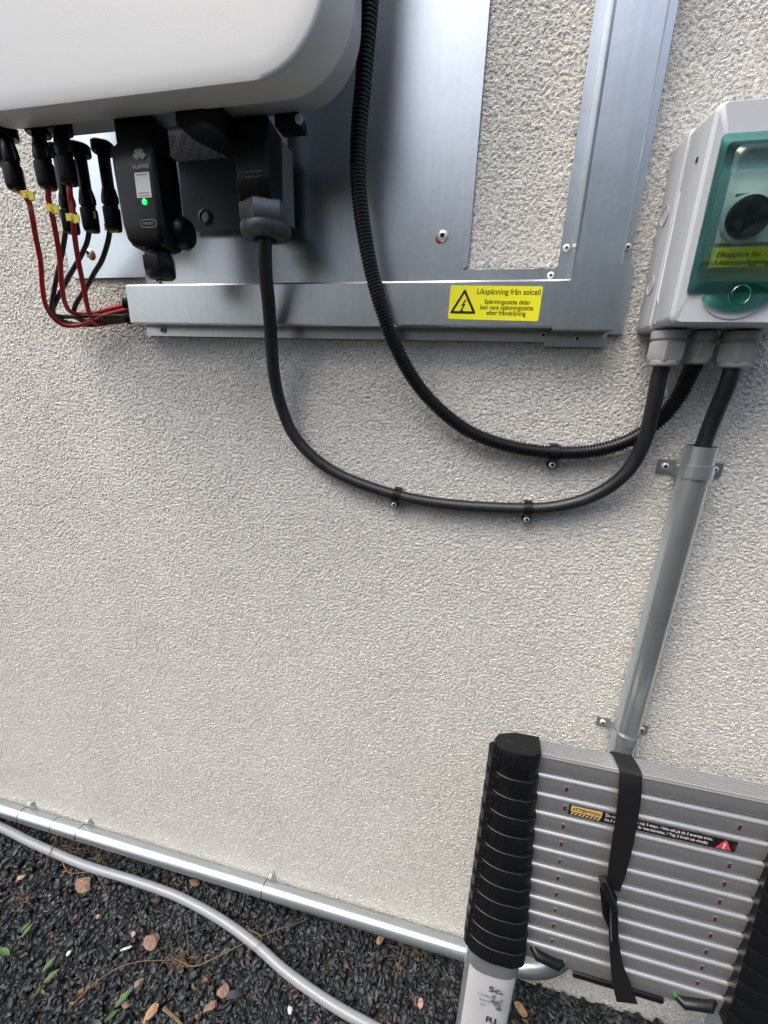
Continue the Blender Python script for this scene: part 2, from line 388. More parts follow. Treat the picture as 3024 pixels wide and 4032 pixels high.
# ------------------------------------------------------------------ horizontal cable channel
def pl(mb, prof, x0, x1, m=0):           # sheet profile (y, z) swept along x
    mb.loft([[Vector((x, y, z)) for y, z in prof] for x in (x0, x1)], closed=True, smooth=False, m=m)
def sheet(prof, t=.0012):                # turn an open profile into a thin closed one
    P = [Vector((0, a, b)) for a, b in prof]; out = []
    for i, p in enumerate(P):
        d = (P[min(i+1, len(P)-1)]-P[max(i-1, 0)]).normalized(); nrm = Vector((0, -d.z, d.y)); out.append(p+nrm*t)
    return [(p.y, p.z) for p in P]+[(p.y, p.z) for p in out[::-1]]
t = thing('cable_channel', 'horizontal zinc cable channel with the yellow warning label, under the inverter', 'cable channel', (-.25, 0, .1))
mb = MB(); pl(mb, sheet([(-.0035, .150), (-.0035, .1275), (-.0045, .1270)]), -.585, .087)
pl(mb, sheet([(-.0045, .0700), (-.0035, .0695), (-.0035, .0545)]), -.597, .085)
mb.build('flange', M['zinc'], t)
mb = MB(); pl(mb, sheet([(-.0045, .1285), (-.0385, .1285), (-.040, .127), (-.040, .0725), (-.0385, .0712), (-.0045, .0712)], -.0012), -.594, .0985)
mb.build('cover', M['zinc'], t)
for x, z in ((-.562, .064), (.0765, .064), (-.560, .141), (.0755, .141)): scr(t, SC5, x, -.0049, z)
# two ribbed grommets where the solar cables enter
for z in (.1035, .0815):
    mb = MB(); prof = []
    for k in range(5): prof += [(.0095, .0045*k), (.0105, .0045*k+.001), (.0105, .0045*k+.0026), (.0088, .0045*k+.0036)]
    mb.lathe(prof, (-.595, -.0205, z), (-1, 0, 0), 18); mb.build('grommet', M['black'], t)
# warning label
def tri(mb, P, y0, y1, m=0):
    n = len(P); mb.loft([[Vector((x, y0, z)) for x, z in P], [Vector((x, y1, z)) for x, z in P]], smooth=False, m=m)
lb = MB(); L = MB()
a = -math.radians(1.1); cx0, cz0 = .0022, .1005
def R2(x, z): return (cx0+x*math.cos(a)-z*math.sin(a), cz0+x*math.sin(a)+z*math.cos(a))
rr = [R2(p.x, p.z) for p in rrect(-.0615, .0615, -.0215, .0215, .002, 0, 4)]
tri(lb, rr, -.0412, -.0416); label = lb.build('warning_label', M['sticker'], t)
def off_tri(c, R, r, n=4):
    out = []
    for k in range(3):
        aa = math.radians(90+120*k); vx, vz = c[0]+(R-2*r)*math.cos(aa), c[1]+(R-2*r)*math.sin(aa)
        for j in range(n+1):
            q = aa-math.radians(60)+math.radians(120)*j/n; out.append((vx+r*math.cos(q), vz+r*math.sin(q)))
    return out
c = (-.0415, -.0035); O = [R2(*p) for p in off_tri(c, .0215, .0015)]; I = [R2(*p) for p in off_tri(c, .0148, .0004)]
tm = MB(); n = len(O)
tm.loft([[Vector((x, -.0417, z)) for x, z in O], [Vector((x, -.0417, z)) for x, z in I]], False, False, smooth=False)
bolt = [(.0012, .0085), (-.0036, .0005), (-.0004, .0015), (-.0034, -.0046), (-.0045, -.0040), (-.0028, -.0088), (.0010, -.0052), (-.0012, -.0048), (.0030, .0040), (-.0002, .0028), (.0040, .0092)]
bp = [R2(c[0]+x, c[1]+z-.0015) for x, z in bolt]
tm.add([(x, -.0418, z) for x, z in bp], [list(range(len(bp)))])
tm.build('warning_triangle', M['ink'], label, recalc=False)
for s_, sz, x, z, al in (('Likspänning från solcell', .0098, .0175, .0112, 0), ('Spänningssatta delar', .0082, .0175, -.0008, 0), ('kan vara spänningssatta', .0082, .0175, -.0078, 0), ('efter frånskiljning', .0082, .0175, -.0148, 0)):
    px, pz = R2(x, z); text(None, s_, sz, px, -.0418, pz, M['ink'], label, bold=.006, align='CENTER', rz=-a, sx=.93)

# ------------------------------------------------------------------ vertical cable channel
def plv(mb, prof, z0, z1):               # profile (x, y) swept along z
    mb.loft([[Vector((x, y, z)) for x, y in prof] for z in (z0, z1)], smooth=False)
def sheetv(prof, t=.0012):
    P = [Vector((a, b, 0)) for a, b in prof]; out = []
    for i, p in enumerate(P):
        d = (P[min(i+1, len(P)-1)]-P[max(i-1, 0)]).normalized(); out.append(p+Vector((d.y, -d.x, 0))*t)
    return [(p.x, p.y) for p in P]+[(p.x, p.y) for p in out[::-1]]
t = thing('cable_channel', 'vertical zinc cable channel rising to the left of the grey switch box', 'cable channel', (.13, 0, .14))
mb = MB(); plv(mb, sheetv([(.084, -.0022), (.0975, -.0022), (.0990, -.006), (.0990, -.0395)]), .1285, 1.0)
plv(mb, sheetv([(.1565, -.020), (.1565, -.0050), (.1575, -.0022), (.1745, -.0022)]), .070, 1.0); mb.build('backing_channel', M['zinc'], t)
mb = MB(); plv(mb, sheetv([(.1005, -.008), (.1005, -.0390), (.1018, -.0405), (.1545, -.0405), (.1560, -.0390), (.1560, -.022)]), .120, 1.0); mb.build('cover', M['zinc'], t)
scr(t, SC5, .0912, -.0036, .1745); scr(t, SC5, .1685, -.0036, .1735)
for z in (.36, .56): scr(t, SC5, .0912, -.0036, z+.3)
# corner cover
t = thing('corner_cover', 'square zinc corner cover joining the two cable channels, right of the yellow label', 'corner cover', (.12, 0, .05))
mb = MB()
P = [(.0995, .1435), (.1015, .1452), (.1585, .1452), (.1590, .0680), (.0835, .0680), (.0835, .1262), (.0850, .1272), (.0965, .1272), (.0985, .1290)]
mb.loft([[Vector((x, y, z)) for x, z in P] for y in (-.0408, -.0422)], smooth=False)
mb.box(.0835, .159, -.0408, -.0048, .0668, .0680, m=0); mb.box(.1578, .1590, -.0408, -.006, .068, .1452)
mb.build('cover', M['zinc'], t)
mb = MB(); mb.loft([rrect(.079, .163, .0485, .0668, .003, y) for y in (-.0036, -.0050)], smooth=False)
mb.loft([rrect(.1592, .182, .066, .150, .003, y) for y in (-.0036, -.0048)], smooth=False); mb.build('flange', M['zinc'], t)
scr(t, SC5, .1235, -.0052, .0595)

# ------------------------------------------------------------------ inverter
t = thing('inverter', 'white solar inverter with rounded corners hanging at the upper left', 'inverter', (-.43, -.10, .29))
XL, ZT = -.700, .78
def iloop(xr, zb, r, y, ins=0): return rrect(XL+ins, xr, zb, ZT-ins, r, y, 16)
mb = MB()
mb.loft([iloop(-.250, .350, .030, -.1932, .07), iloop(-.222, .322, .055, -.1930, .045), iloop(-.205, .3055, .068, -.1927, .025), iloop(-.190, .2925, .079, -.1918, .012), iloop(-.1860, .2890, .082, -.1908, .008), iloop(-.1838, .2875, .083, -.1885, .006),
         iloop(-.170, .2885, .078, -.1570, 0), iloop(-.1690, .2905, .077, -.1510, 0), iloop(-.178, .298, .07, -.1495, .008)])
mb.build('front_cover', M['white'], t)
mb = MB(); mb.loft([iloop(-.1755, .3015, .070, -.1495, .004), iloop(-.1755, .3015, .070, -.104, .004), iloop(-.1775, .3035, .070, -.100, .006)]); mb.build('body', M['bodygrey'], t)
mb = MB(); mb.box(-.505, -.306, -.0995, -.022, .2985, .72, .002); hs = mb.build('heat_sink_housing', M['bodygrey'], t)
sm = MB(); sm.box(-.0042, .0042, -.0022, .0022, -H-.0014, -H+.0001, .0006, 1); so_ = sm.build('vent_slot', M['slotlight']); slot = so_.data; bpy.data.objects.remove(so_)
for iy in range(8):
    for ix in range(14):
        x = -.488+ix*.0172+(.0086 if iy % 2 else 0)
        if x > -.345: continue
        link('vent_slot', slot, hs, (x, -.0265-iy*.0085, .2984))
mb = MB(); mb.box(-.487, -.318, -.0215, -.0185, .2075, .300, .001); br = mb.build('wall_bracket', M['darkgrey'], t)
for x in (-.447, -.352):
    mb = MB(); mb.lathe([(.0085, 0), (.0105, .001), (.0105, .0045), (.0075, .0055), (.007, .003)], (x, -.0216, .225), (0, -1, 0), 26); mb.build('thumb_screw', M['nickel'], t)
mb = MB(); mb.lathe([(.0052, 0), (.0052, .0004)], (-.383, -.0216, .256), (0, -1, 0), 16); mb.build('hole', M['dark'], t)
mb = MB(); mb.box(-.285, -.252, -.108, -.080, .2885, .302, .003); fo = mb.build('foot', M['black'], t)
mb = MB(); mb.lathe([(.0052, 0), (.005, .002), (.003, .003)], at(1178, 470, -.1085), (0, -1, 0), 14); mb.build('bolt', M['steel'], fo)
# AC terminal cover
mb = MB()
def plan(f, z): return [Vector((x, y, z)) for x, y in ((-.350, -.022), (-.304, -.022), (-.293, f+.003), (-.296, f), (-.334, f), (-.339, f+.004))]
mb.loft([plan(-.030, .200), plan(-.060, .2005), plan(-.088, .202), plan(-.104, .207), plan(-.112, .218), plan(-.116, .234), plan(-.114, .2350), plan(-.114, .262), plan(-.110, .300)], smooth=False)
ac = mb.build('terminal_cover', [M['black']], t)
mb = MB(); mb.loft([[Vector((x, y, z)) for y, z in ((-.022, .2035), (-.058, .206), (-.086, .2105), (-.108, .230), (-.108, .299), (-.022, .299))] for x in (-.3035, -.2995)], smooth=False)
mb.build('side_plate', M['darkgrey'], t)
for k, (s_, z) in enumerate((('Do not disconnect', .2395), ('under load', .2350), ('live!', .2308))):
    text(None, s_, .0042, -.315, -.1168 if k < 1 else -.1155+k*.0008, z, M['grey_ink'], ac, align='CENTER')
# gland of the AC cable
gc = Vector((-.3135, -.086, 0))
mb = MB(); mb.lathe([(.0300, .2155), (.0330, .214), (.0338, .2125), (.0338, .1945), (.0325, .1915), (.024, .190)], gc, (0, 0, 1), 6, smooth=False, rot=.80)
for k in range(6):
    a_ = 2*math.pi*k/6; 
mb.build('gland_nut', M['nickel'], t)
mb = MB(); mb.lathe([(.028, .193), (.0325, .191), (.034, .188), (.034, .1815), (.0325, .1775), (.027, .1745), (.017, .1735), (.0155, .178)], gc, (0, 0, 1), 40); mb.build('gland_cap', M['capgrey'], t)
# black communication plug under the housing
mb = MB()
def pl2(z, a_, b_): return [Vector((-.388+a_, -.155+b_, z)), Vector((-.352-a_, -.155+b_, z)), Vector((-.340-a_, -.135+b_*.5, z)), Vector((-.338-a_, -.082, z)), Vector((-.372+a_, -.078, z)), Vector((-.390+a_, -.125, z))]
mb.loft([pl2(.2745, .003, .003), pl2(.277, 0, 0), pl2(.300, 0, 0)], smooth=False); cp = mb.build('data_plug', M['black'], t)
mb = MB(); mb.box(-.340, -.326, -.11, -.085, .280, .300, .003); mb.build('clip', M['black'], cp)
# black block standing for the shaded far left corner of the underside
mb = MB(); mb.box(-.735, -.690, -.165, -.11, .268, .300, .006); mb.build('corner_shade', M['black'], t)
# plug sockets
for (x, y) in ((-.664, -.137), (-.610, -.137), (-.574, -.137), (-.640, -.082), (-.603, -.082), (-.563, -.082)):
    mb = MB(); mb.lathe([(.0135, .2890), (.0145, .2905), (.0145, .3010), (.012, .303)], (x, y, 0), (0, 0, 1), 20); mb.build('socket', M['black'], t)

# ------------------------------------------------------------------ plug-in data stick
t = thing('data_stick', 'black plug-in data stick with glowing green light under the inverter', 'data stick', (-.455, -.13, .14))
mb = MB()
def dl(x0, x1, y0, y1, z, r=.007):
    return [Vector((p.x, p.z, z)) for p in rrect(x0, x1, y0, y1, r, 0, 5)]
mb.loft([dl(-.474, -.436, -.144, -.112, .1515, .010), dl(-.482, -.430, -.149, -.106, .1555, .011), dl(-.486, -.4265, -.1515, -.104, .163, .010), dl(-.4880, -.4260, -.1520, -.103, .180, .008),
         dl(-.4905, -.4270, -.1520, -.102, .235, .007), dl(-.4920, -.4280, -.1505, -.102, .262, .007), dl(-.4850, -.4350, -.147, -.104, .268, .006), dl(-.4850, -.4350, -.147, -.104, .296, .006)])
ds = mb.build('shell', M['black'], t)
mb = MB(); mb.lathe([(.0165, 0), (.020, .003), (.020, .011), (.0165, .0165), (.008, .018)], (-.432, -.112, .178), (1, 0, -.1), 24); mb.build('antenna_button', M['black'], t)
mb = MB(); gx, gy = -.455, -.128
mb.lathe([(.0155, .1550), (.0155, .1495), (.0175, .1480), (.0175, .1445)], (gx, gy, 0), (0, 0, 1), 28)
mb.build('collar', M['black'], t)
mb = MB(); mb.lathe([(.0195, .1450), (.0215, .1435), (.0215, .1290), (.0200, .1260)], (gx, gy, 0), (0, 0, 1), 6, smooth=False, rot=.3)
mb.lathe([(.0195, .1275), (.0190, .1220), (.0150, .1185), (.0060, .1180), (.0050, .122)], (gx, gy, 0), (0, 0, 1), 26)
mb.build('end_nut', M['black'], t)
mb = MB(); mb.lathe([(.0032, 0), (.0030, .0012), (.0015, .0018)], at(570, 795, -.1525), (0, -1, 0), 16); mb.build('light', M['led'], t)
q = at(563, 727, -.1523); mb = MB(); mb.loft([rrect(q.x-.0108, q.x+.0108, q.z-.0140, q.z+.0130, .001, y) for y in (-.1521, -.1525)], smooth=False); pp = mb.build('paper_label', M['paper'], t)
for k, z in enumerate((.0105, -.0090, -.0120)):
    mb = MB()
    for j in range(5): mb.box(q.x-.008+j*.0033, q.x-.0055+j*.0033, -.15262, -.15255, q.z+z-.0007, q.z+z+.0007)
    mb.build('printing', M['grey_ink'], pp)
q = at(548, 612, -.1525); mb = MB()
for k in range(8):      # petal emblem
    a_ = math.radians(-52+k*104/7+90-90); L_ = .0145 if 1 < k < 6 else .0122
    d = Vector((math.sin(a_), 0, math.cos(a_))); e = Vector((d.z, 0, -d.x)); b0 = q+Vector((0, 0, -.0065))
    mb.add([b0+d*.0030, b0+d*L_*.55+e*.0009, b0+d*L_*.86+e*.0010, b0+d*L_, b0+d*L_*.86-e*.0010, b0+d*L_*.55-e*.0009], [[0, 1, 2, 3, 4, 5]])
mb.build('emblem', M['dim_ink'], t, recalc=False)
text(None, 'HUAWEI', .0062, q.x, -.1525, q.z-.0135, M['dim_ink'], t, align='CENTER', bold=.02)
q = at(585, 880, -.1523); ring = MB(); ring.loft([rrect(q.x-.012, q.x+.012, q.z-.0045, q.z+.0045, .0044, -.1526), rrect(q.x-.0113, q.x+.0113, q.z-.0038, q.z+.0038, .0037, -.1526)], False, False, smooth=False)
ring.build('oval_frame', M['grey_ink'], t, recalc=False); text(None, 'FRONT', .0046, q.x, -.1527, q.z-.0017, M['grey_ink'], t, align='CENTER')

# ------------------------------------------------------------------ solar cables
def P2(l, y0, y1, ys=None):
    n = len(l); out = []
    for i, (a_, b_) in enumerate(l):
        k = i/(n-1); k = min(1, k*1.35)**.9; y = (y0*(1-k)+y1*k); out.append(at(a_/2.074, 400+b_/2.074, y))
    return out
def solar(col, label, top, nut_z, path, y0, yend, tagp, vis=True):
    x, y = top
    t = thing('solar_cable', label, 'cable', (x, y, nut_z), 'solar cables plugged in under the inverter')
    mb = MB()
    z0 = nut_z+.030
    mb.lathe([(.0072, .2895), (.0080, .288), (.0080, z0+.022), (.0098, z0+.018), (.0098, z0+.003), (.0088, z0)], (x, y, 0), (0, 0, 1), 18)
    for s_ in (-1, 1):
        mb.loft([[Vector((x+s_*a_, y+b_, z)) for a_, b_ in ((.008, -.003), (.008+e, -.003), (.008+e, .003), (.008, .003))] for z, e in ((z0+.024, .0010), (z0+.012, .0046), (z0+.006, .0048), (z0+.0035, .0012))], smooth=False)
    mb.build('plug', M['black'], t)
    mb = MB(); nz = nut_z; loops = []
    prof = [(.0088, z0+.001), (.0112, z0-.001), (.0116, z0-.004), (.0114, nz+.006), (.0104, nz+.0015), (.0085, nz), (.0040, nz-.0002)]
    for r_, z in prof:
        loops.append([Vector((x, y, z))+Vector((math.cos(2*math.pi*j/36), math.sin(2*math.pi*j/36), 0))*(r_*(1+(.035 if j % 6 < 3 else -.02) if .009 < r_ else r_)) if r_ > .009 else Vector((x, y, z))+Vector((math.cos(2*math.pi*j/36), math.sin(2*math.pi*j/36), 0))*r_ for j in range(36)])
    mb.loft(loops); mb.build('plug_nut', M['black'], t)
    pts = [Vector((x, y, nz+.004))]+P2(path, y, yend)
    mb = MB(); mb.tube(spline(pts), .0036, 12); mb.build('sheath', M[col], t)
    mb = MB(); c0 = at(tagp[0]/2.074, 400+tagp[1]/2.074, y)
    dr = (pts[2]-pts[1]).normalized()
    mb.lathe([(.0043, -.0045), (.0046, -.004), (.0046, .004), (.0043, .0045)], c0, dr, 12)
    mb.box(c0.x+.003, c0.x+.0125, c0.y-.0042, c0.y-.0030, c0.z-.0062, c0.z+.0030); mb.box(c0.x-.0085, c0.x+.003, c0.y-.0046, c0.y-.0034, c0.z-.0036, c0.z+.0050)
    mb.build('marker_tag', M['yellow'], t)
solar('red', 'leftmost red solar cable with its black plug at the left edge', (-.664, -.137), .2290, [(225, 800), (255, 900), (290, 1100), (330, 1300), (345, 1500), (370, 1650), (430, 1760), (520, 1825), (640, 1828), (760, 1790), (900, 1735), (1080, 1690)], 0, -.024, (240, 770))
solar('red', 'middle red solar cable, its yellow tag just right of the leftmost one', (-.610, -.137), .2290, [(395, 790), (420, 900), (460, 1100), (490, 1300), (505, 1500), (530, 1640), (570, 1710), (640, 1735), (760, 1730), (880, 1700), (1080, 1650)], 0, -.020, (440, 880))
solar('red', 'rightmost red solar cable hanging straight in front of the black ones', (-.574, -.137), .2320, [(575, 790), (592, 900), (610, 1100), (640, 1300), (680, 1500), (710, 1650), (740, 1760), (790, 1815), (850, 1810), (930, 1770), (1080, 1680)], 0, -.018, (605, 955))
solar('cable', 'black solar cable half hidden behind the rightmost red cable', (-.640, -.082), .1920, [(548, 950), (530, 1100), (505, 1250), (470, 1400), (440, 1550), (420, 1680), (435, 1745), (500, 1785), (600, 1815), (750, 1825), (900, 1805), (1080, 1785)], 0, -.018, (535, 935))
solar('cable', 'middle black solar cable curving left behind two red cables', (-.603, -.082), .1930, [(737, 920), (735, 1000), (710, 1150), (650, 1280), (580, 1400), (510, 1530), (460, 1630), (433, 1700), (455, 1745), (540, 1757), (750, 1752), (1080, 1750)], 0, -.024, (740, 925))
solar('cable', 'rightmost black solar cable, beside the data stick', (-.563, -.082), .1930, [(903, 950), (900, 1020), (880, 1150), (830, 1300), (770, 1400), (700, 1530), (640, 1620), (605, 1700), (622, 1762), (680, 1790), (800, 1790), (1080, 1772)], 0, -.021, (912, 1035))

# ------------------------------------------------------------------ heavy black cable with its clips
def clip(label, c, r, screwdir, slope, group='black cable clips on the wall'):
    """c: centre of the cable, slope: direction of the cable in the wall plane"""
    t = thing('cable_clip', label, 'cable clip', (c.x, 0, c.z), group)
    d = Vector((math.cos(slope), 0, math.sin(slope))); e = Vector((-d.z, 0, d.x))*-1
    mb = MB(); w_ = .0065; R = r+.0022; loops = []
    yc = c.y
    for k in range(-1, 13):
        if k < 0: p = e*-R+Vector((0, -yc*.95, 0))
        else:
            a_ = math.pi*k/12; p = e*(-math.cos(a_)*R)+Vector((0, -math.sin(a_)*R, 0))
        loops.append(p)
    prof = loops
    inner = [p*((R-.0016)/R) if i else p+e*.0016 for i, p in enumerate(prof)]
    for s0 in (0,):
        L0 = [[Vector((c.x, c.y, c.z))+p+d*x for p in prof+inner[::-1]] for x in (-w_, -w_*.9, w_*.9, w_)]
        mb.loft(L0, smooth=True)
    mb.build('band', M['black'], t)
    q = Vector((c.x, 0, c.z))+e*(R+.0062)
    mb = MB(); mb.lathe([(.0072, 0), (.0074, .001), (.0074, .0100), (.0066, .0112)], (q.x, -.0005, q.z), (0, -1, 0), 22)
    mb.box(q.x-.0045, q.x+.0045, -.0112, -.0005, q.z, q.z+.010); mb.build('screw_lug', M['black'], t)
    scr(t, SCX, q.x, -.0112, q.z)
t = thing('power_cable', 'thick black power cable sagging from the inverter to the left gland of the switch box', 'cable', (-.31, -.086, .17))
cp_ = [(-.3135, -.086, .185), at(1042, 960, -.088), at(1046, 1080, -.080), at(1058, 1200, -.066), at(1068, 1340, -.048), at(1080, 1480, -.034), at(1108, 1600, -.024), at(1155, 1710, -.018), at(1240, 1805, -.014), at(1360, 1880, -.012), at(1562, 1950, -.012), at(1780, 1988, -.011), at(2078, 2003, -.011), at(2240, 1985, -.013), at(2370, 1935, -.017), at(2470, 1855, -.024), at(2535, 1740, -.034), at(2572, 1600, -.042), at(2593, 1490, -.046), (.2265, -.048, .030)]
mb = MB(); mb.tube(spline(cp_, .006), .0098, 20); mb.build('sheath', M['cable'], t)
c1 = at(1562, 1950, -.012); c2 = at(2078, 2003, -.011)
clip('black cable clip on the left of the thick cable', c1, .0098, 0, math.radians(-13)); clip('black cable clip near the lowest point of the thick cable', c2, .0098, 0, math.radians(2))

# ------------------------------------------------------------------ corrugated conduit
t = thing('corrugated_conduit', 'black corrugated conduit coming down beside the inverter and sagging to the middle gland', 'conduit', (-.18, -.02, .3))
pp_ = [(-.168, -.075, .62), (-.170, -.073, .50), at(1452, 60, -.072), at(1440, 200, -.070), at(1428, 350, -.068), at(1414, 500, -.066), at(1409, 640, -.064), at(1416, 780, -.062), at(1436, 930, -.060), at(1466, 1080, -.059), at(1505, 1220, -.058), at(1560, 1370, -.048), at(1640, 1510, -.034), at(1740, 1620, -.024), at(1860, 1705, -.017), at(2010, 1758, -.014), at(2180, 1782, -.013), at(2340, 1775, -.014), at(2480, 1732, -.016), at(2600, 1650, -.020), at(2672, 1560, -.026), at(2712, 1480, -.034), (.2665, -.044, .035)]
ln = spline(pp_, .0011); rr = [.0108 if (i % 4) in (0, 1) else .0090 for i in range(len(ln))]
mb = MB(); mb.tube(ln, rr, 18); mb.build('tube', M['conduit'], t)
clip('black clip holding the corrugated conduit', at(2180, 1782, -.013), .0108, 0, math.radians(3))

# ------------------------------------------------------------------ isolator box
t = thing('switch_box', 'grey plastic switch box with green transparent lid at the right edge', 'switch box', (.28, 0, .065))
X0, X1, Z0, Z1 = .200, .362, .067, .283
def bl(d_, y, r=.008, dz=0): return rrect(X0+d_, X1-d_, Z0+d_*.5+dz, Z1-d_*.5, r, y, 6)
mb = MB()
mb.loft([bl(.001, -.0005), bl(0, -.003), bl(.0015, -.044), bl(.004, -.0465)]); base = mb.build('base', M['boxgrey'], t)
for z in (.202, .124):
    mb = MB(); mb.lathe([(.0110, 0), (.0110, .0006), (.0100, .0007), (.0098, .0001)], (.2004, -.022, z), (-1, 0, 0), 28); mb.build('knockout', M['boxgrey'], base)
mb = MB()
OX0, OX1, OZ0, OZ1 = .2235, .345, .1135, .2440
mb.loft([bl(.004, -.0465), bl(.0030, -.048, .009), bl(.0055, -.090, .009), bl(.0060, -.0955, .009), bl(.0095, -.0985, .009), rrect(OX0, OX1, OZ0, OZ1, .006, -.0987), rrect(OX0, OX1, OZ0, OZ1, .006, -.080)], cap0=True, cap1=False)
lid = mb.build('lid', M['boxgrey'], t)
mb = MB(); mb.tube([(X0+.0035, -.050, .262), (X0+.0035, -.050, .105), (X0+.0055, -.056, .096), (X0+.0055, -.056, .074)], .0022, 10); mb.build('rib', M['boxgrey'], lid)
mb = MB(); mb.loft([rrect(X0+.0022, X0+.0062, .218, .262, .0018, -.0518), rrect(X0+.0022, X0+.0062, .218, .262, .0018, -.0530)]); mb.build('slot', M['gland'], lid)
mb = MB(); mb.lathe([(.0030, 0), (.0030, .0004)], (X0+.0045, -.078, .238), (-1, 0, 0), 12); mb.build('screw_hole', M['dark'], lid)
# panel, switch and label inside
mb = MB(); mb.box(OX0-.003, OX1+.003, -.080, -.078, OZ0-.003, OZ1+.003); pan = mb.build('panel', M['panel'], t)
mb = MB(); mb.box(.2385, .315, -.0855, -.0802, .1545, .224, .0012); mod = mb.build('switch_plate', M['panel'], t)
mb = MB(); mb.box(.2400, .320, -.0812, -.0803, .1495, .1508); mb.build('panel_slit', M['dark'], pan)
kc = at(2952, 852, -.096)
mb = MB(); mb.lathe([(.0240, .0), (.0240, .003), (.0230, .0045)], (kc.x, -.0852, kc.z), (0, -1, 0), 36); mb.build('dial_ring', M['panel'], mod)
mb = MB(); mb.lathe([(.0205, 0), (.0205, .006), (.0190, .0085)], (kc.x, -.0905, kc.z), (0, -1, 0), 36)
g1 = [(-.008, -.0165), (.004, -.0175), (.009, .0165), (-.003, .0175)]
mb.loft([[Vector((kc.x+x*s_, y, kc.z+z*s_)) for x, z in g1] for y, s_ in ((-.0970, 1.02), (-.1000, 1), (-.1010, .9))], smooth=False)
kb = mb.build('rotary_knob', M['dark'], t)
mb = MB(); mb.box(kc.x-.0005, kc.x+.0058, -.1013, -.1009, kc.z+.002, kc.z+.009); mb.build('lock_hole', M['ink'], kb)
for (u, v) in ((2925, 768), (2890, 941)):
    q = at(u, v, -.0858); mb = MB(); mb.box(q.x-.007, q.x+.007, -.0860, -.0856, q.z-.0016, q.z+.0016); mb.build('print_mark', M['grey_ink'], mod)
la, lb2 = at(2797, 976, -.0985), at(2797, 1053, -.0985)
mb = MB(); mb.box(la.x, .3440, -.0990, -.0985, lb2.z, la.z); yl = mb.build('label', M['sticker'], t)
q = at(2818, 1013, -.099); text(None, 'Elkopplare för', .0074, q.x, -.0992, q.z, M['ink'], yl, shear=.25, bold=.008)
q = at(2757, 1045, -.099); text(None, 'produktionsanläggning', .0074, q.x, -.0992, q.z, M['ink'], yl, shear=.25, bold=.008)
# transparent green lid with a raised window and an eye shaped catch
def gl(x0, x1, z0, z1, r, y): return rrect(x0, x1, z0, z1, r, y, 8)
mb = MB()
mb.loft([gl(.2165, .354, .1025, .2500, .002, -.0988), gl(.2165, .354, .1025, .2500, .002, -.1020), gl(.2250, .349, .1125, .2430, .006, -.1040), gl(.2300, .346, .1165, .2385, .008, -.1045)], False, False)
ln_ = mb.build('clear_lid', M['green'], t)
mb = MB(); mb.loft([gl(.2300, .346, .1165, .2385, .008, -.1045), gl(.2325, .3455, .1190, .2360, .009, -.1075), gl(.2345, .3450, .1205, .2345, .009, -.1090), gl(.2370, .3440, .123, .232, .009, -.1092)], False, True)
mb.build('window', M['green_light'], ln_)
ec = at(2905, 1168, -.103)
eye = [(ec.x+.0340*math.cos(a_), ec.z+.0135*math.sin(a_)*abs(math.sin(a_))**.3) for a_ in [2*math.pi*k/40 for k in range(40)]]
mb = MB(); mb.loft([[Vector((x, y, z)) for x, z in eye] for y in (-.0990, -.1030, -.1045)], False, True); mb.build('catch', M['green'], ln_)
mb = MB(); mb.lathe([(.0095, 0), (.0105, .0006), (.0105, .0040), (.0092, .0052), (.0085, .0045)], (ec.x, -.1045, ec.z+.001), (0, -1, 0), 32); mb.build('catch_button', M['green'], ln_)
mb = MB()
def half(r_, y): return [Vector((ec.x+r_*math.cos(a_), y, ec.z+.003+r_*.80*math.sin(a_))) for a_ in [-math.pi*k/24 for k in range(25)]]
mb.loft([half(.033, -.0984), half(.0325, -.0995), half(.029, -.1002), half(.025, -.0990), half(.001, -.0990)], False, False, closed=False); mb.build('recess', M['boxgrey'], lid)
# three glands below
for x, r_, y, dz in ((.2265, .0200, -.048, 0), (.2668, .0145, -.044, .004), (.3080, .0205, -.046, 0)):
    mb = MB(); mb.lathe([(r_, .0665), (r_*1.03, .0655), (r_*1.03, .0570), (r_*.97, .0560), (r_*.9, .0545), (r_*.9, .0530)], (x, y, 0), (0, 0, 1), 12, smooth=False)
    g_ = mb.build('gland', M['gland'], t)
    hexa = []
    for rr_, z in ((r_*.95, .0532), (r_*1.06, .0520), (r_*1.06, .0345+dz), (r_*.98, .0300+dz)):
        L_ = []
        for k in range(6):
            for j in range(6):
                a_ = 2*math.pi*(k+j/6)/6+.2; fl = math.cos(math.pi/6)/math.cos((j/6-.5)*math.pi/3)
                L_.append(Vector((x+rr_*1.06*fl*math.cos(a_)*(1-.012*(j in (1, 3, 5) and k % 2)), y+rr_*1.06*fl*math.sin(a_)*(1-.012*(j in (1, 3, 5) and k % 2)), z)))
        hexa.append(L_)
    mb = MB(); mb.loft(hexa, smooth=False)
    mb.lathe([(r_*.93, .0310+dz), (r_*.96, .0290+dz), (r_*.9, .0250+dz), (r_*.72, .0232+dz), (.0104, .0230+dz), (.0098, .0270+dz)], (x, y, 0), (0, 0, 1), 30)
    mb.build('gland_nut', M['gland'], g_)

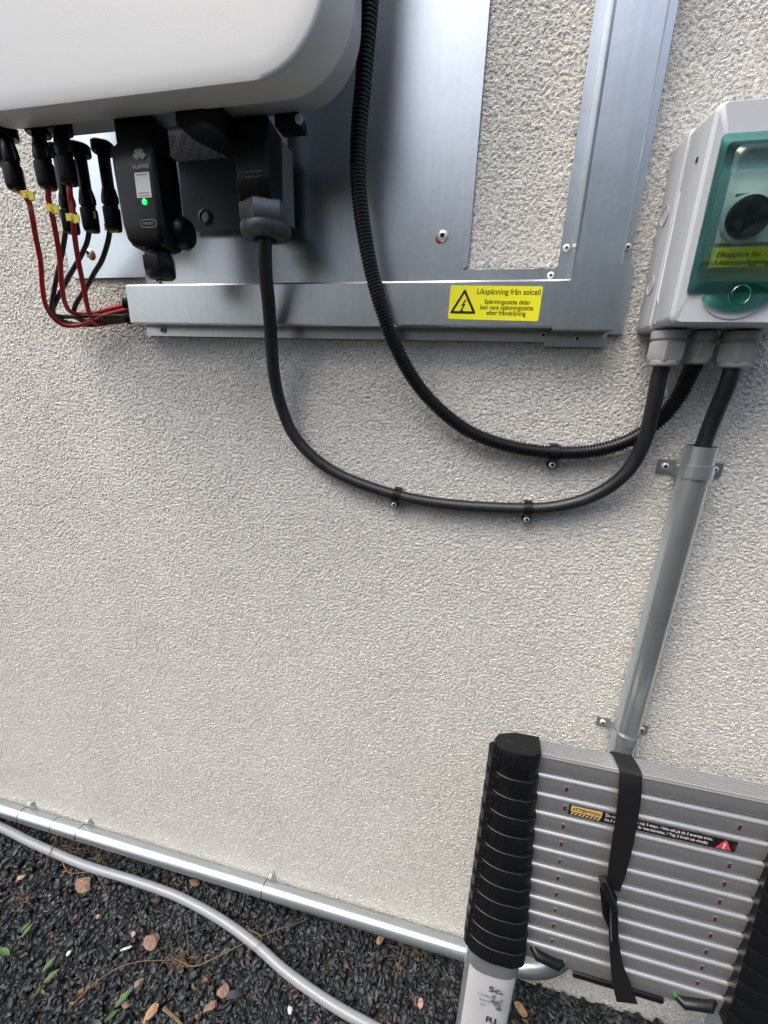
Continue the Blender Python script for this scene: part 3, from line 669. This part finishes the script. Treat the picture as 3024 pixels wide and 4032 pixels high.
# ------------------------------------------------------------------ steel conduit down to the ground and along the wall foot
t = thing('steel_conduit', 'galvanised steel conduit running down the wall, bending and following the ground', 'conduit', (.305, -.026, -.08))
Rp = .0200; py = -.0225; pcx = .3085
top = Vector((pcx, py, -.0795))
pz = -1.2945; ppy = -.0235
e1 = Vector((pcx-.005, py, -1.17))
path = [top, Vector((pcx, py, -.5)), Vector((pcx-.001, py, -.9)), Vector((pcx-.002, py, -1.17))]
bend = []
for k in range(13):
    a_ = math.radians(90*k/12); bend.append(Vector((pcx-.002-.11*(1-math.cos(a_)), py+(ppy-py)*k/12, -1.212-.11*math.sin(a_))))
pl_ = spline([top, Vector((pcx, py, -.5)), Vector((pcx, py, -.9)), Vector((pcx, py, -1.18))], .05)+bend
pl_ += [Vector((x, ppy, -1.322)) for x in (.15, -.2, -.7, -1.2, -1.9)]
mb = MB()
# open top: outer skin then inner skin
mb.tube(pl_, Rp, 28, caps=False)
mb.tube([top, top+Vector((0, 0, -.05))], Rp-.0016, 28, caps=False)
mb.loft([[top+Vector((math.cos(2*math.pi*j/28), math.sin(2*math.pi*j/28), 0))*r_ for j in range(28)] for r_ in (Rp, Rp-.0016)], False, False)
mb.build('pipe', M['pipe'], t)
for x in (at(220, 3255, -.0235).x,):   # coupling seam
    mb = MB(); mb.lathe([(Rp+.0004, 0), (Rp+.0008, .0004), (Rp+.0008, .0012), (Rp+.0004, .0016)], (x, ppy, -1.322), (1, 0, 0), 28); mb.build('coupling', M['dark'], t)
t = thing('feed_cable', 'thick black cable going from the right gland into the steel conduit', 'cable', (.306, -.04, .02))
mb = MB(); mb.tube(spline([(.3080, -.046, .032), (.3085, -.045, .005), at(2812, 1640, -.034), (.3085, -.025, -.078), (.3085, -.0225, -.115)]), .0100, 20); mb.build('sheath', M['cable'], t)
def saddle(label, c, ax='z', g='steel saddle clamps on the conduit'):
    t = thing('pipe_clamp', label, 'pipe clamp', (c.x, 0, c.z), g); mb = MB(); R = Rp+.0012; hw = .0095
    if ax == 'z':
        prof = [Vector((-R-.022, -.0015, 0)), Vector((-R-.001, -.0015, 0)), Vector((-R, -.004, 0)), Vector((-R, c.y, 0))]
        prof += [Vector((-R*math.cos(math.pi*k/14), c.y-R*math.sin(math.pi*k/14), 0)) for k in range(1, 14)]
        prof += [Vector((R, c.y, 0)), Vector((R, -.004, 0)), Vector((R+.001, -.0015, 0)), Vector((R+.022, -.0015, 0))]
        q = [Vector((p.x*1.0, p.y, 0)) for p in prof]; ins = []
        for i, p in enumerate(prof):
            d = (prof[min(i+1, len(prof)-1)]-prof[max(0, i-1)]).normalized(); ins.append(p+Vector((d.y, -d.x, 0))*-.0011*-1)
        mb.loft([[Vector((c.x, 0, c.z+z))+p for p in prof+ins[::-1]] for z in (-hw, hw)], smooth=True); mb.build('strap', M['pipe'], t)
        for s_ in (-1, 1): scr(t, SCX, c.x+s_*(R+.0115), -.0030, c.z)
    else:
        mb.lathe([(R-.0008, 0), (R, .0006), (R, .0014), (R-.0008, .002)], (c.x, c.y, c.z), (1, 0, 0), 28); mb.build('strap', M['dark'], t)
        mb = MB(); mb.box(c.x+.0022, c.x+.0195, -.0045, -.0025, c.z+R-.004, c.z+R+.014); mb.build('tab', M['pipe'], t)
        mb = MB(); mb.lathe([(.0055, 0), (.0055, .004), (.003, .0055)], (c.x+.011, -.0045, c.z+R+.006), (0, -1, 0), 16); mb.build('screw', M['steel'], t)
saddle('steel saddle clamp near the open top of the vertical conduit', Vector((pcx, py, -.1150)))
saddle('steel saddle clamp just above the ladder', Vector((pcx, py, at(2455, 2888, py).z)))
for u, v, l in ((92, 3215, 'leftmost clamp on the conduit along the ground'), (320, 3290, 'second clamp from the left on the conduit along the ground'), (1040, 3500, 'clamp midway on the ground conduit, left of the ladder')):
    p_ = at(u, v, -.0235); saddle(l, Vector((p_.x, ppy, -1.322)), 'x')

# ------------------------------------------------------------------ garden hose
def hosemat():
    m = mat('clear_hose', (.42, .45, .48), .32, 0, None, None); n = m.node_tree; p = n.nodes['Principled BSDF']; tc = n.nodes.new('ShaderNodeTexCoord')
    outs = []
    for ang in (.9, -.9):
        mp = n.nodes.new('ShaderNodeMapping'); mp.inputs['Rotation'].default_value = (0, 0, ang); n.links.new(tc.outputs['Object'], mp.inputs[0])
        wv = n.nodes.new('ShaderNodeTexWave'); wv.inputs['Scale'].default_value = 95; n.links.new(mp.outputs[0], wv.inputs[0]); outs.append(wv.outputs[0])
    mx = n.nodes.new('ShaderNodeMath'); mx.operation = 'MAXIMUM'; n.links.new(outs[0], mx.inputs[0]); n.links.new(outs[1], mx.inputs[1])
    r = n.nodes.new('ShaderNodeValToRGB'); r.color_ramp.elements[0].color = (.22, .24, .26, 1); r.color_ramp.elements[1].color = (.42, .44, .47, 1); r.color_ramp.elements[0].position = .5
    n.links.new(mx.outputs[0], r.inputs[0]); n.links.new(r.outputs[0], p.inputs['Base Color']); p.inputs['Transmission Weight'].default_value = .25; return m
M['hose'] = hosemat()
hz = -H+.022
hp = [onz(u, v, hz) for u, v in ((-500, 3050), (-200, 3170), (0, 3255), (130, 3320), (330, 3405), (520, 3465), (700, 3530), (860, 3615), (1000, 3715), (1130, 3830), (1300, 3950), (1450, 4035), (1650, 4140), (1900, 4250))]
t = thing('garden_hose', 'grey translucent braided garden hose curving over the gravel', 'hose', tuple(onz(0, 3250, -H)))
mb = MB(); mb.tube(spline(hp, .01), .0112, 22); mb.build('tube', M['hose'], t)

# ------------------------------------------------------------------ telescopic ladder
t = thing('telescopic_ladder', 'collapsed telescopic aluminium ladder with black collars leaning against the wall', 'ladder', (.31, -.16, -H))
NR = 12
def rz(i): return -.5620-.0382*i
def ry(i): return -.1420-.0014*i
def xl(i): return .1430+.0030*i
def xr(i): return .4760+.0022*i
for i in range(NR):
    z1, yf = rz(i), ry(i); hgt = .0343 if i < NR-1 else .0440; z0 = z1-hgt; yb = yf+.032
    mb = MB()
    # cross section (y, z): ridged top, bulging front with a lip
    top_ = []
    if i == 0:
        for k in range(7):
            a_ = yb-(yb-yf)*(k/7); b_ = yb-(yb-yf)*((k+.62)/7); top_ += [(a_, z1-.0022), (a_-.0009, z1), (b_, z1), (b_-.0007, z1-.0022)]
    else: top_ = [(yb, z1)]
    front = [(yf+.0050, z1), (yf+.0026, z1-.0008), (yf+.0010, z1-.0020), (yf, z1-.0040), (yf+.0004, z1-.0050), (yf+.0012, z1-.0056), (yf+.0010, z0+.0036), (yf+.0020, z0+.0010), (yf+.0040, z0)]
    prof = [(yb, z0)]+top_+front
    X = [xl(i), xr(i)]
    mb.loft([[Vector((x, a_, b_)) for a_, b_ in prof] for x in X], smooth=False)
    rg = mb.build('rung', M['alu'], t)
    if i > 0:
        for s_, xx in ((0, xl(i)+.0465), (1, xr(i)-.0440)):
            if i == NR-1 and s_ == 0 and False: continue
            mb = MB(); mb.box(xx-.0020, xx+.0020, yf+.0001, yf+.0009, z0+.0105, z0+.0195)
            mb.box(xx-.0028, xx+.0028, yf+.0007, yf+.0010, z0+.0092, z0+.0205, m=1)
            mb.build('slot', [M['greenslot'] if (i in (5, 8, 10) and s_ == 0) else M['redslot'], M['white_ink'] if False else M['tube']], rg)
# collars
def dshape(side, i, z, grow=0, dy=0, n=14):
    """D shaped outline of a stile at rung level i; side -1 left, +1 right"""
    w_ = .0680+.0030*i; yf = ry(i)-.017-.0007*i-grow-dy*0; yb = ry(i)+.024
    xin = xl(i)+.001 if side < 0 else xr(i)-.001
    P = []
    pts = [(0, yb), (w_*.55, yb-.001), (w_*.93, yb-.010), (w_+grow, yb-.020), (w_+grow*.9, yf+.020)]
    for k in range(n+1):
        a_ = math.pi*.5*k/n+0; P.append((w_*.50+(w_*.50+grow)*math.cos(a_), yf+.020-(.020)*math.sin(a_)))
    pts += P[1:]
    pts += [(w_*.22, yf+.001), (w_*.05, yf+.008), (0, yf+.012)]
    return [Vector((xin+(-a if side < 0 else a), b, z)) for a, b in pts]
for side in (-1, 1):
    for i in range(NR):
        z1, z0 = rz(i)+(.0010 if i else .012), rz(i)-.0374
        if i == NR-1: z0 -= .002
        mb = MB()
        mb.loft([dshape(side, i, z0, .0022), dshape(side, i, z0+.0012, .0030), dshape(side, i, z1-.0050, .0006), dshape(side, i, z1-.0012, -.0002), dshape(side, i, z1, -.0012)])
        bd = dshape(side, i, z1-.0042, .0007); mb.tube(bd[1:], .0008, 5)
        o = mb.build('collar', M['rubber'], t)
        # side lug with its screw hole
        if i < NR:
            L_ = dshape(side, i, z1); xx = min(p.x for p in L_) if side < 0 else max(p.x for p in L_); yc = ry(i)+.004; zc = z1-.021
            if i == 0: zc -= .012
            mb = MB(); mb.loft([[Vector((xx+side*a_, yc+b_, z)) for a_, b_ in ((-.014, -.019), (.005, -.017), (.0090, -.011), (.0090, .008), (.004, .013), (-.014, .014))] for z in (zc-.0140, zc-.012, zc+.0090, zc+.0115)], smooth=False)
            mb.lathe([(.0042, 0), (.0050, .0004), (.0050, .0010), (.0036, .0012), (.0030, -.0008)], (xx-side*.0005, yc-.0178, zc-.001), (side*.25, -1, .1), 14)
            lg = mb.build('lug', M['rubber'], o)
        # raised ribs down the front
        if i:
            base_ = dshape(side, i, z0+.002, .0034); base2 = dshape(side, i, z1-.0045, .0010)
            mb = MB()
            for k in (7, 9, 13, 16):
                mb.tube([base_[k], base2[k]], .0010, 5)
            mb.build('rib', M['rubber'], o)
    # top cap
    mb = MB(); zt = rz(0)+.012
    mb.loft([dshape(side, 0, zt-.030, .0032), dshape(side, 0, zt-.002, .0026), dshape(side, 0, zt, .0016), [p+(Vector((xl(0)-.034 if side < 0 else xr(0)+.034, ry(0)+.002, zt+.0015))-p)*.9 for p in dshape(side, 0, zt)]])
    cap = mb.build('top_cap', M['rubber'], t)
    ct = Vector((xl(0)-.034 if side < 0 else xr(0)+.034, ry(0)+.002, zt+.0015)); L_ = dshape(side, 0, zt, 0); mb = MB()
    for k in (4, 7, 10, 13, 16, 19): mb.tube([ct.lerp(L_[k], .25), ct.lerp(L_[k], .8)], .0004, 5)
    F0 = dshape(side, 0, zt-.006, .0032); F1 = dshape(side, 0, zt-.028, .0036)
    for k in (5, 7, 9, 11, 13, 15, 17, 18): mb.tube([F0[k], F1[k]], .0009, 6)
    mb.build('cap_rib', M['rubber'], cap)
    # lowest tube to the ground
    def tub(z, i=11.0):
        w_ = .098; k = (-z-.98)/.43; xin = (xl(11)+.000) if side < 0 else (xr(11)-.000); yf = -.176-.010*k; yb = -.118-.010*k; cx_ = xin+side*(w_/2+.001); cy_ = (yf+yb)/2
        return [Vector((cx_+w_/2*math.copysign(abs(math.cos(a_))**.75, math.cos(a_)), cy_+(yb-yf)/2*math.copysign(abs(math.sin(a_))**.75, math.sin(a_)), z)) for a_ in [2*math.pi*q/32 for q in range(32)]]
    mb = MB(); mb.loft([tub(-H+.03), tub(-.99)]); tb = mb.build('lower_tube', M['tube'], t)
    mb = MB(); mb.loft([[p+Vector(((p.x-(xl(11)-.05 if side < 0 else xr(11)+.05))*.06, 0, 0)) for p in tub(z)] for z in (-H-.006, -H+.035)]); mb.build('foot', M['rubber'], t)
    if side < 0:
        def lab(z, o=.0006): return [Vector((p.x, p.y-o, p.z)) for p in tub(z)[19:30]]
        mb = MB(); mb.loft([lab(-1.33), lab(-1.30), lab(-1.2), lab(-1.10), lab(-1.071)], False, False, closed=False); pl3 = mb.build('paper_label', M['paper'], tb, recalc=False)
        mb = MB(); q = at(1955, 3925, -.1795)
        for s_, sz, u, v in (('Sc', .024, 1922, 3902), ('TYPROK', .0085, 1880, 3915), ('Artikel', .008, 1885, 3935), ('EN', .008, 1890, 3955), ('RL', .026, 1908, 4020), ('ST', .026, 1903, 4052)):
            q = at(u, v, -.1830); o = text(None, s_, sz, q.x, -.1832, q.z, M['ink'] if sz > .02 else M['grey_ink'], pl3, bold=.01 if sz > .02 else 0)
        # torn foil patch
        mb = MB(); q = at(1960, 3900, -.1840); random.seed(3)
        for k in range(9):
            c_ = q+Vector((random.uniform(-.008, .010), random.uniform(-.001, .001), -.03+random.uniform(-.035, .035))); r_ = random.uniform(.004, .009)
            mb.add([c_+Vector((r_*random.uniform(.6, 1.1)*math.cos(a_), random.uniform(-.002, .001), r_*random.uniform(.7, 1.2)*math.sin(a_))) for a_ in [k2*math.pi/3 for k2 in range(6)]], [[0, 1, 2, 3, 4, 5]])
        mb.build('torn_patch', M['tube'], pl3, recalc=False)
# warning strip on the third rung
i = 2; yf = ry(i)+.0006; zc = rz(i)-.0182
x0, x1 = at(2243, 3170, yf).x, at(2902, 3330, yf).x
mb = MB(); mb.box(x0, x1, yf-.0003, yf+.0003, zc-.0118, zc+.0098); ws = mb.build('warning_strip', M['labelblack'], t)
mb = MB(); mb.box(x0+.003, x0+.049, yf-.0006, yf-.0003, zc-.0035, zc+.0085); mb.build('ochre_field', M['orange'], ws)
mb = MB(); 
for k in range(8): mb.add([(x0+.003+k*.0057, yf-.0006, zc-.0098), (x0+.0060+k*.0057, yf-.0006, zc-.0098), (x0+.0092+k*.0057, yf-.0006, zc-.0045), (x0+.0062+k*.0057, yf-.0006, zc-.0045)], [[0, 1, 2, 3]])
mb.build('hazard_stripe', M['orange'], ws, recalc=False)
text(None, 'ATTENTION', .0088, x0+.0045, yf-.0008, zc-.0005, M['ink'], ws, bold=.012, sx=.86)
text(None, 'Do not stand on the top 3 steps. / Ikke stå på de 3 øverste trinn.', .0082, x0+.054, yf-.0006, zc+.0020, M['white_ink'], ws, bold=.003, sx=.70)
text(None, 'De 3 översta stegen får inte beträdas. / Top 3 kroki nie chodzi.', .0082, x0+.054, yf-.0006, zc-.0072, M['white_ink'], ws, bold=.003, sx=.70)
mb = MB(); tx = x1-.016; mb.add([(tx-.0105, yf-.0006, zc-.0098), (tx+.0105, yf-.0006, zc-.0098), (tx+.0015, yf-.0006, zc+.0080), (tx-.0015, yf-.0006, zc+.0080)], [[0, 1, 2, 3]]); mb.build('red_triangle', M['pink'], ws, recalc=False)
text(None, '!', .0150, tx, yf-.0009, zc-.0080, M['white_ink'], ws, bold=.03, align='CENTER')
# release levers and centre pad under the lowest rung
i = NR-1; zb = rz(i)-.044; yf = ry(i)
for s_, xx in ((1, xl(i)+.008), (-1, xr(i)-.008)):
    mb = MB(); mb.tube([Vector((xx+s_*.006, yf+.004, zb+.030)), Vector((xx+s_*.014, yf-.005, zb+.026)), Vector((xx+s_*.052, yf-.006, zb+.016)), Vector((xx+s_*.060, yf+.001, zb+.016))], [.006, .0085, .0080, .006], 12); lv = mb.build('release_lever', M['rubber'], t)
    mb = MB(); mb.box(min(xx+s_*.058, xx+s_*.066), max(xx+s_*.058, xx+s_*.066), yf-.003, yf+.004, zb+.012, zb+.020, .002); mb.build('tip', M['greentip'], lv)
q0, q1 = at(2262, 3812, yf).x, at(2622, 3925, yf).x
mb = MB(); mb.box(q0, q1, yf-.002, yf+.022, zb-.014, zb-.0005, .003); mb.build('rubber_pad', M['rubber'], t)

# ------------------------------------------------------------------ lashing strap
t = thing('lashing_strap', 'black webbing strap with a buckle wrapped round the collapsed ladder', 'strap', (.24, -.15, -.56))
def ribbon(rows, th=.0012):
    """rows: (left, right) point pairs"""
    mb = MB(); A = spline([r[0] for r in rows], .004); n = len(A)
    Bs = spline([r[1] for r in rows], .0001); B = [Bs[int(k*(len(Bs)-1)/(n-1))] for k in range(n)]
    loops = []
    for a_, b_ in zip(A, B):
        m_ = (b_-a_).normalized(); k = A.index(a_); tdir = (A[min(k+1, n-1)]-A[max(k-1, 0)]).normalized(); nr = m_.cross(tdir).normalized()*th
        loops.append([a_, a_.lerp(b_, .33), a_.lerp(b_, .67), b_, b_+nr, a_.lerp(b_, .67)+nr, a_.lerp(b_, .33)+nr, a_+nr])
    mb.loft(loops); return mb
zt = rz(0)+.0018; yb = ry(0)+.033; yf0 = ry(0)-.0025
A0, B0 = at(2440, 3045, yf0), at(2530, 3062, yf0)
rows = [(Vector((A0.x-.004, yb+.004, -.66)), Vector((B0.x-.006, yb+.004, -.66))), (Vector((A0.x-.004, yb+.003, zt-.01)), Vector((B0.x-.006, yb+.003, zt-.01))), (Vector((A0.x-.003, yb-.004, zt+.001)), Vector((B0.x-.004, yb-.004, zt+.001))),
        (Vector((A0.x, yf0+.006, zt+.001)), Vector((B0.x, yf0+.006, zt+.001))), (Vector((A0.x, yf0-.001, zt-.006)), Vector((B0.x, yf0-.001, zt-.006)))]
for l, r_ in (((2436, 3120), (2526, 3130)), ((2425, 3220), (2512, 3230)), ((2408, 3330), (2490, 3345)), ((2395, 3430), (2462, 3450)), ((2388, 3500), (2440, 3512))):
    y_ = -.152-(l[1]-3100)/400*.010; rows.append((at(*l, y_), at(*r_, y_+.004)))
ribbon(rows).build('webbing', M['strap'], t)
rows = []
for l, r_, dy in (((2398, 3560), (2432, 3590), .002), ((2398, 3680), (2436, 3690), .001), ((2404, 3790), (2452, 3790), 0), ((2412, 3870), (2480, 3865), -.003), ((2428, 3945), (2512, 3955), -.006)):
    rows.append((at(*l, -.172+dy), at(*r_, -.168+dy)))
ribbon(rows).build('strap_tail', M['strap'], t)
b0, b1 = at(2375, 3470, -.172), at(2425, 3590, -.174)
mb = MB()
P = [(2372, 3448), (2385, 3445), (2432, 3535), (2428, 3560), (2436, 3590), (2430, 3680), (2412, 3690), (2372, 3600), (2362, 3500)]
mb.loft([[at(u, v, y) for u, v in P] for y in (-.162, -.172)], smooth=False)
bk = mb.build('buckle', M['rubber'], t)
mb = MB(); mb.tube([at(2372, 3462, -.176), at(2412, 3560, -.176)], .006, 8); mb.tube([at(2416, 3570, -.175), at(2420, 3700, -.175)], .0065, 8); mb.build('buckle_bar', M['rubber'], bk)

# ------------------------------------------------------------------ stones, leaves and roots on the gravel
def stone(name, label, cat, u, v, s3, col, seed, group=None, z=.010):
    random.seed(seed); bm = bmesh.new(); bmesh.ops.create_icosphere(bm, subdivisions=2, radius=1)
    p_ = onz(u, v, -H+z); r = random.uniform(0, 3.1); k1 = [Vector((random.gauss(0, 1), random.gauss(0, 1), random.gauss(0, 1))).normalized() for _ in range(9)]
    for vv in bm.verts:
        d = vv.co.copy()
        for q in k1:
            h = d.dot(q)
            if h > .62: d -= q*(h-.62)
        c_ = Vector((d.x*s3[0], d.y*s3[1], d.z*s3[2])); vv.co = Vector((c_.x*math.cos(r)-c_.y*math.sin(r), c_.x*math.sin(r)+c_.y*math.cos(r), c_.z))+p_
    mb = MB(); mb.bm(bm); o = mb.build(name, col); 
    for f in o.data.polygons: f.use_smooth = False
    return tag(o, label, cat, group)
M['brown'] = mat('brown_stone', (.20, .125, .09), .85, 0, (120, .35), (400, .001, 3))
M['pinkstone'] = mat('pink_stone', (.36, .22, .19), .85, 0, (120, .3), (400, .001, 3))
M['chip'] = mat('white_chip', (.50, .50, .47), .7, 0, (200, .1))
M['tan'] = mat('tan_wood', (.33, .20, .11), .85, 0, (150, .3))
G = 'brown stones on the gravel'
for (u, v, sz, mt, lb_) in ((330, 3480, (.034, .022, .010), 'brown', 'largest flat brown stone, just below the hose on the left'), (600, 3705, (.026, .019, .012), 'brown', 'brown pointed stone in the middle of the gravel'),
    (85, 3455, (.012, .009, .008), 'pinkstone', 'small pinkish stone near the left edge'), (525, 3677, (.010, .008, .006), 'pinkstone', 'small pink pebble left of the pointed brown stone'),
    (490, 3945, (.020, .008, .006), 'brown', 'long brown stone at the bottom beside a green sprig'), (595, 3990, (.011, .022, .007), 'tan', 'upright tan splinter of stone at the bottom edge'),
    (828, 3965, (.020, .010, .006), 'brown', 'brown stone right of the tan splinter near the bottom'), (732, 3548, (.010, .008, .006), 'pinkstone', 'tiny pink pebble above the pointed brown stone'),
    (545, 3870, (.014, .010, .006), 'brown', 'dark brown stone below the thin root'), (387, 3608, (.007, .006, .005), 'pinkstone', 'tiny round pink pebble between the two largest stones'),
    (880, 3900, (.018, .014, .006), 'brown', 'brown flake of stone left of the hose near the bottom'), (1655, 3950, (.010, .008, .006), 'pinkstone', 'pale pink chip left of the ladder foot'),
    (2048, 3975, (.011, .020, .006), 'tan', 'rusty brown flake right of the ladder foot'), (1500, 3695, (.016, .010, .007), 'tan', 'ochre stone under the pipe'), (765, 3475, (.020, .010, .008), 'brown', 'dark brown stone between hose and pipe')):
    stone('stone', lb_, 'stone', u, v, sz, M[mt], int(u), G)
for (u, v, sz, lb_) in ((495, 3735, (.005, .016, .004), 'long white chip left of the pointed brown stone'), (271, 3752, (.007, .006, .005), 'round white chip near the green sprigs'), (1143, 3975, (.009, .006, .004), 'white chip at the bottom beside the hose'), (197, 3525, (.004, .003, .003), 'tiny white chip below the largest brown stone')):
    stone('white_chip', lb_, 'chip', u, v, sz, M['chip'], int(u), 'white chips on the gravel', .014)
M['leaf'] = mat('green_leaf', (.035, .085, .015), .5, 0, (60, .25))
def sprig(label, spots):
    p0 = onz(*spots[0][:2], -H+.012); t = thing('green_sprig', label, 'weed', tuple(p0), 'green weeds in the gravel')
    for (u, v, L_, a_) in spots:
        c_ = onz(u, v, -H+.016); d = Vector((math.cos(a_), math.sin(a_)*.9, .35)).normalized(); s_ = d.cross(Vector((0, 0, 1))).normalized(); mb = MB(); V = []; Fc = []
        for k in range(7):
            q = k/6; wv = math.sin(math.pi*min(.97, q*.92+.06))*L_*.17; c2 = c_+d*L_*q+Vector((0, 0, -.5*L_*q*q*.5)); V += [c2-s_*wv, c2+Vector((0, 0, -wv*.3)), c2+s_*wv]
        for k in range(6):
            for j in range(2): Fc.append([k*3+j, k*3+j+1, k*3+j+4, k*3+j+3])
        mb.add(V, Fc, 0, True); mb.build('leaf', M['leaf'], t, recalc=False)
sprig('green sprig at the left edge of the gravel', ((-10, 3745, .035, .1), (0, 3735, .04, -.15)))
sprig('green sprig with two leaves below the left edge sprig', ((165, 3830, .035, 1.4), (172, 3870, .034, 1.1), (160, 3880, .02, -1.2)))
sprig('small pale green sprig above the others on the left', ((85, 3690, .03, 1.5), (82, 3665, .022, 1.2)))
sprig('green blade beside the long brown stone at the bottom', ((455, 3965, .04, 1.2), (465, 3975, .03, -2)))
M['root'] = mat('dry_root', (.15, .095, .05), .9, 0, (80, .3))
def root(label, pts, r=.0012, cat='root', z=.018):
    P = [onz(u, v, -H+z+random.uniform(-.002, .004)) for u, v in pts]; mb = MB(); L_ = spline(P, .008); n = len(L_)
    mb.tube(L_, [r*(1-.6*k/n) for k in range(n)], 6); tag(mb.build('dry_root', M['root']), label, cat, 'dry roots lying on the gravel')
random.seed(5)
root('long thin dry root curving across the lower gravel', ((265, 3980), (320, 3920), (400, 3850), (480, 3805), (560, 3785), (690, 3780)), .0016)
root('dry root running from the tangle up to the hose', ((690, 3775), (760, 3805), (850, 3770), (960, 3715), (1080, 3665), (1200, 3625)), .0016)
root('dry stalk crossing the hose on the left', ((225, 3290), (200, 3350), (165, 3440), (110, 3505), (60, 3550)), .0014, z=.036)
root('short bent dry root above the largest stone', ((240, 3380), (270, 3435), (330, 3435), (375, 3440), (415, 3505)), .0016)
root('thin dry root looping over the hose in the middle', ((980, 3660), (1030, 3690), (1010, 3730), (985, 3740)), .0012, z=.04)
root('dry stalk left of the ladder under the pipe', ((1590, 3720), (1575, 3780), (1555, 3860)), .0012)
root('broken grey twig at the bottom edge', ((645, 3970), (690, 4010), (730, 4050)), .0045)
mb = MB(); random.seed(11)
for (u, v, n, s_) in ((705, 3770, 40, .035), (300, 3330, 30, .05), (90, 3540, 14, .03), (420, 3360, 24, .06), (1600, 3770, 12, .04), (1010, 3690, 10, .04)):
    c_ = onz(u, v, -H+.016)
    for k in range(n):
        a_ = random.uniform(0, 6.3); d = Vector((math.cos(a_), math.sin(a_), random.uniform(-.1, .25))); q0 = c_+Vector((random.gauss(0, s_*.5), random.gauss(0, s_*.3), random.uniform(0, .006))); L_ = random.uniform(.3, 1)*s_
        mb.tube([q0, q0+d*L_*.5+Vector((0, 0, random.uniform(0, .004))), q0+d*L_+Vector((random.gauss(0, .004), random.gauss(0, .004), -.003))], .00055, 4)
lt = MB(); random.seed(21)
for k in range(75):
    u, v = random.uniform(0, 2300), random.uniform(3350, 4032); c_ = onz(u, v, -H+.013)
    if c_.y > -.03 or c_.y < -.6: continue
    r_ = random.uniform(.0015, .0055); a0 = random.uniform(0, 6.3); tl = random.uniform(-.5, .5)
    P = [c_+Vector((r_*math.cos(a0)*math.cos(q)*1.6-r_*math.sin(a0)*math.sin(q)*.6, r_*math.sin(a0)*math.cos(q)*1.6+r_*math.cos(a0)*math.sin(q)*.6, r_*tl*math.cos(q)+random.uniform(0, .0008))) for q in [2*math.pi*j/7 for j in range(7)]]
    lt.loft([P, [p+Vector((0, 0, .0012)) for p in P]], smooth=False)
tag(lt.build('leaf_litter', mat('litter', (.11, .075, .045), .9, 0, (25, .6))), 'small dry brown flakes scattered over the slate chippings', 'leaf litter', kind='stuff')
tag(mb.build('dead_roots', M['root']), 'tangle of dead rootlets and moss in the gravel along the wall foot', 'roots', kind='stuff')

# ------------------------------------------------------------------ lettering becomes plain mesh
bpy.context.view_layer.update(); dg = bpy.context.evaluated_depsgraph_get()
for o in [o for o in bpy.data.objects if o.type == 'FONT']:
    me = bpy.data.meshes.new_from_object(o.evaluated_get(dg)); par = o.parent; mw = o.matrix_basis.copy(); nm = o.name
    o.name = 'old_text'; n_ = bpy.data.objects.new(nm, me); C.objects.link(n_); n_.parent = par; n_.matrix_basis = mw; bpy.data.objects.remove(o)
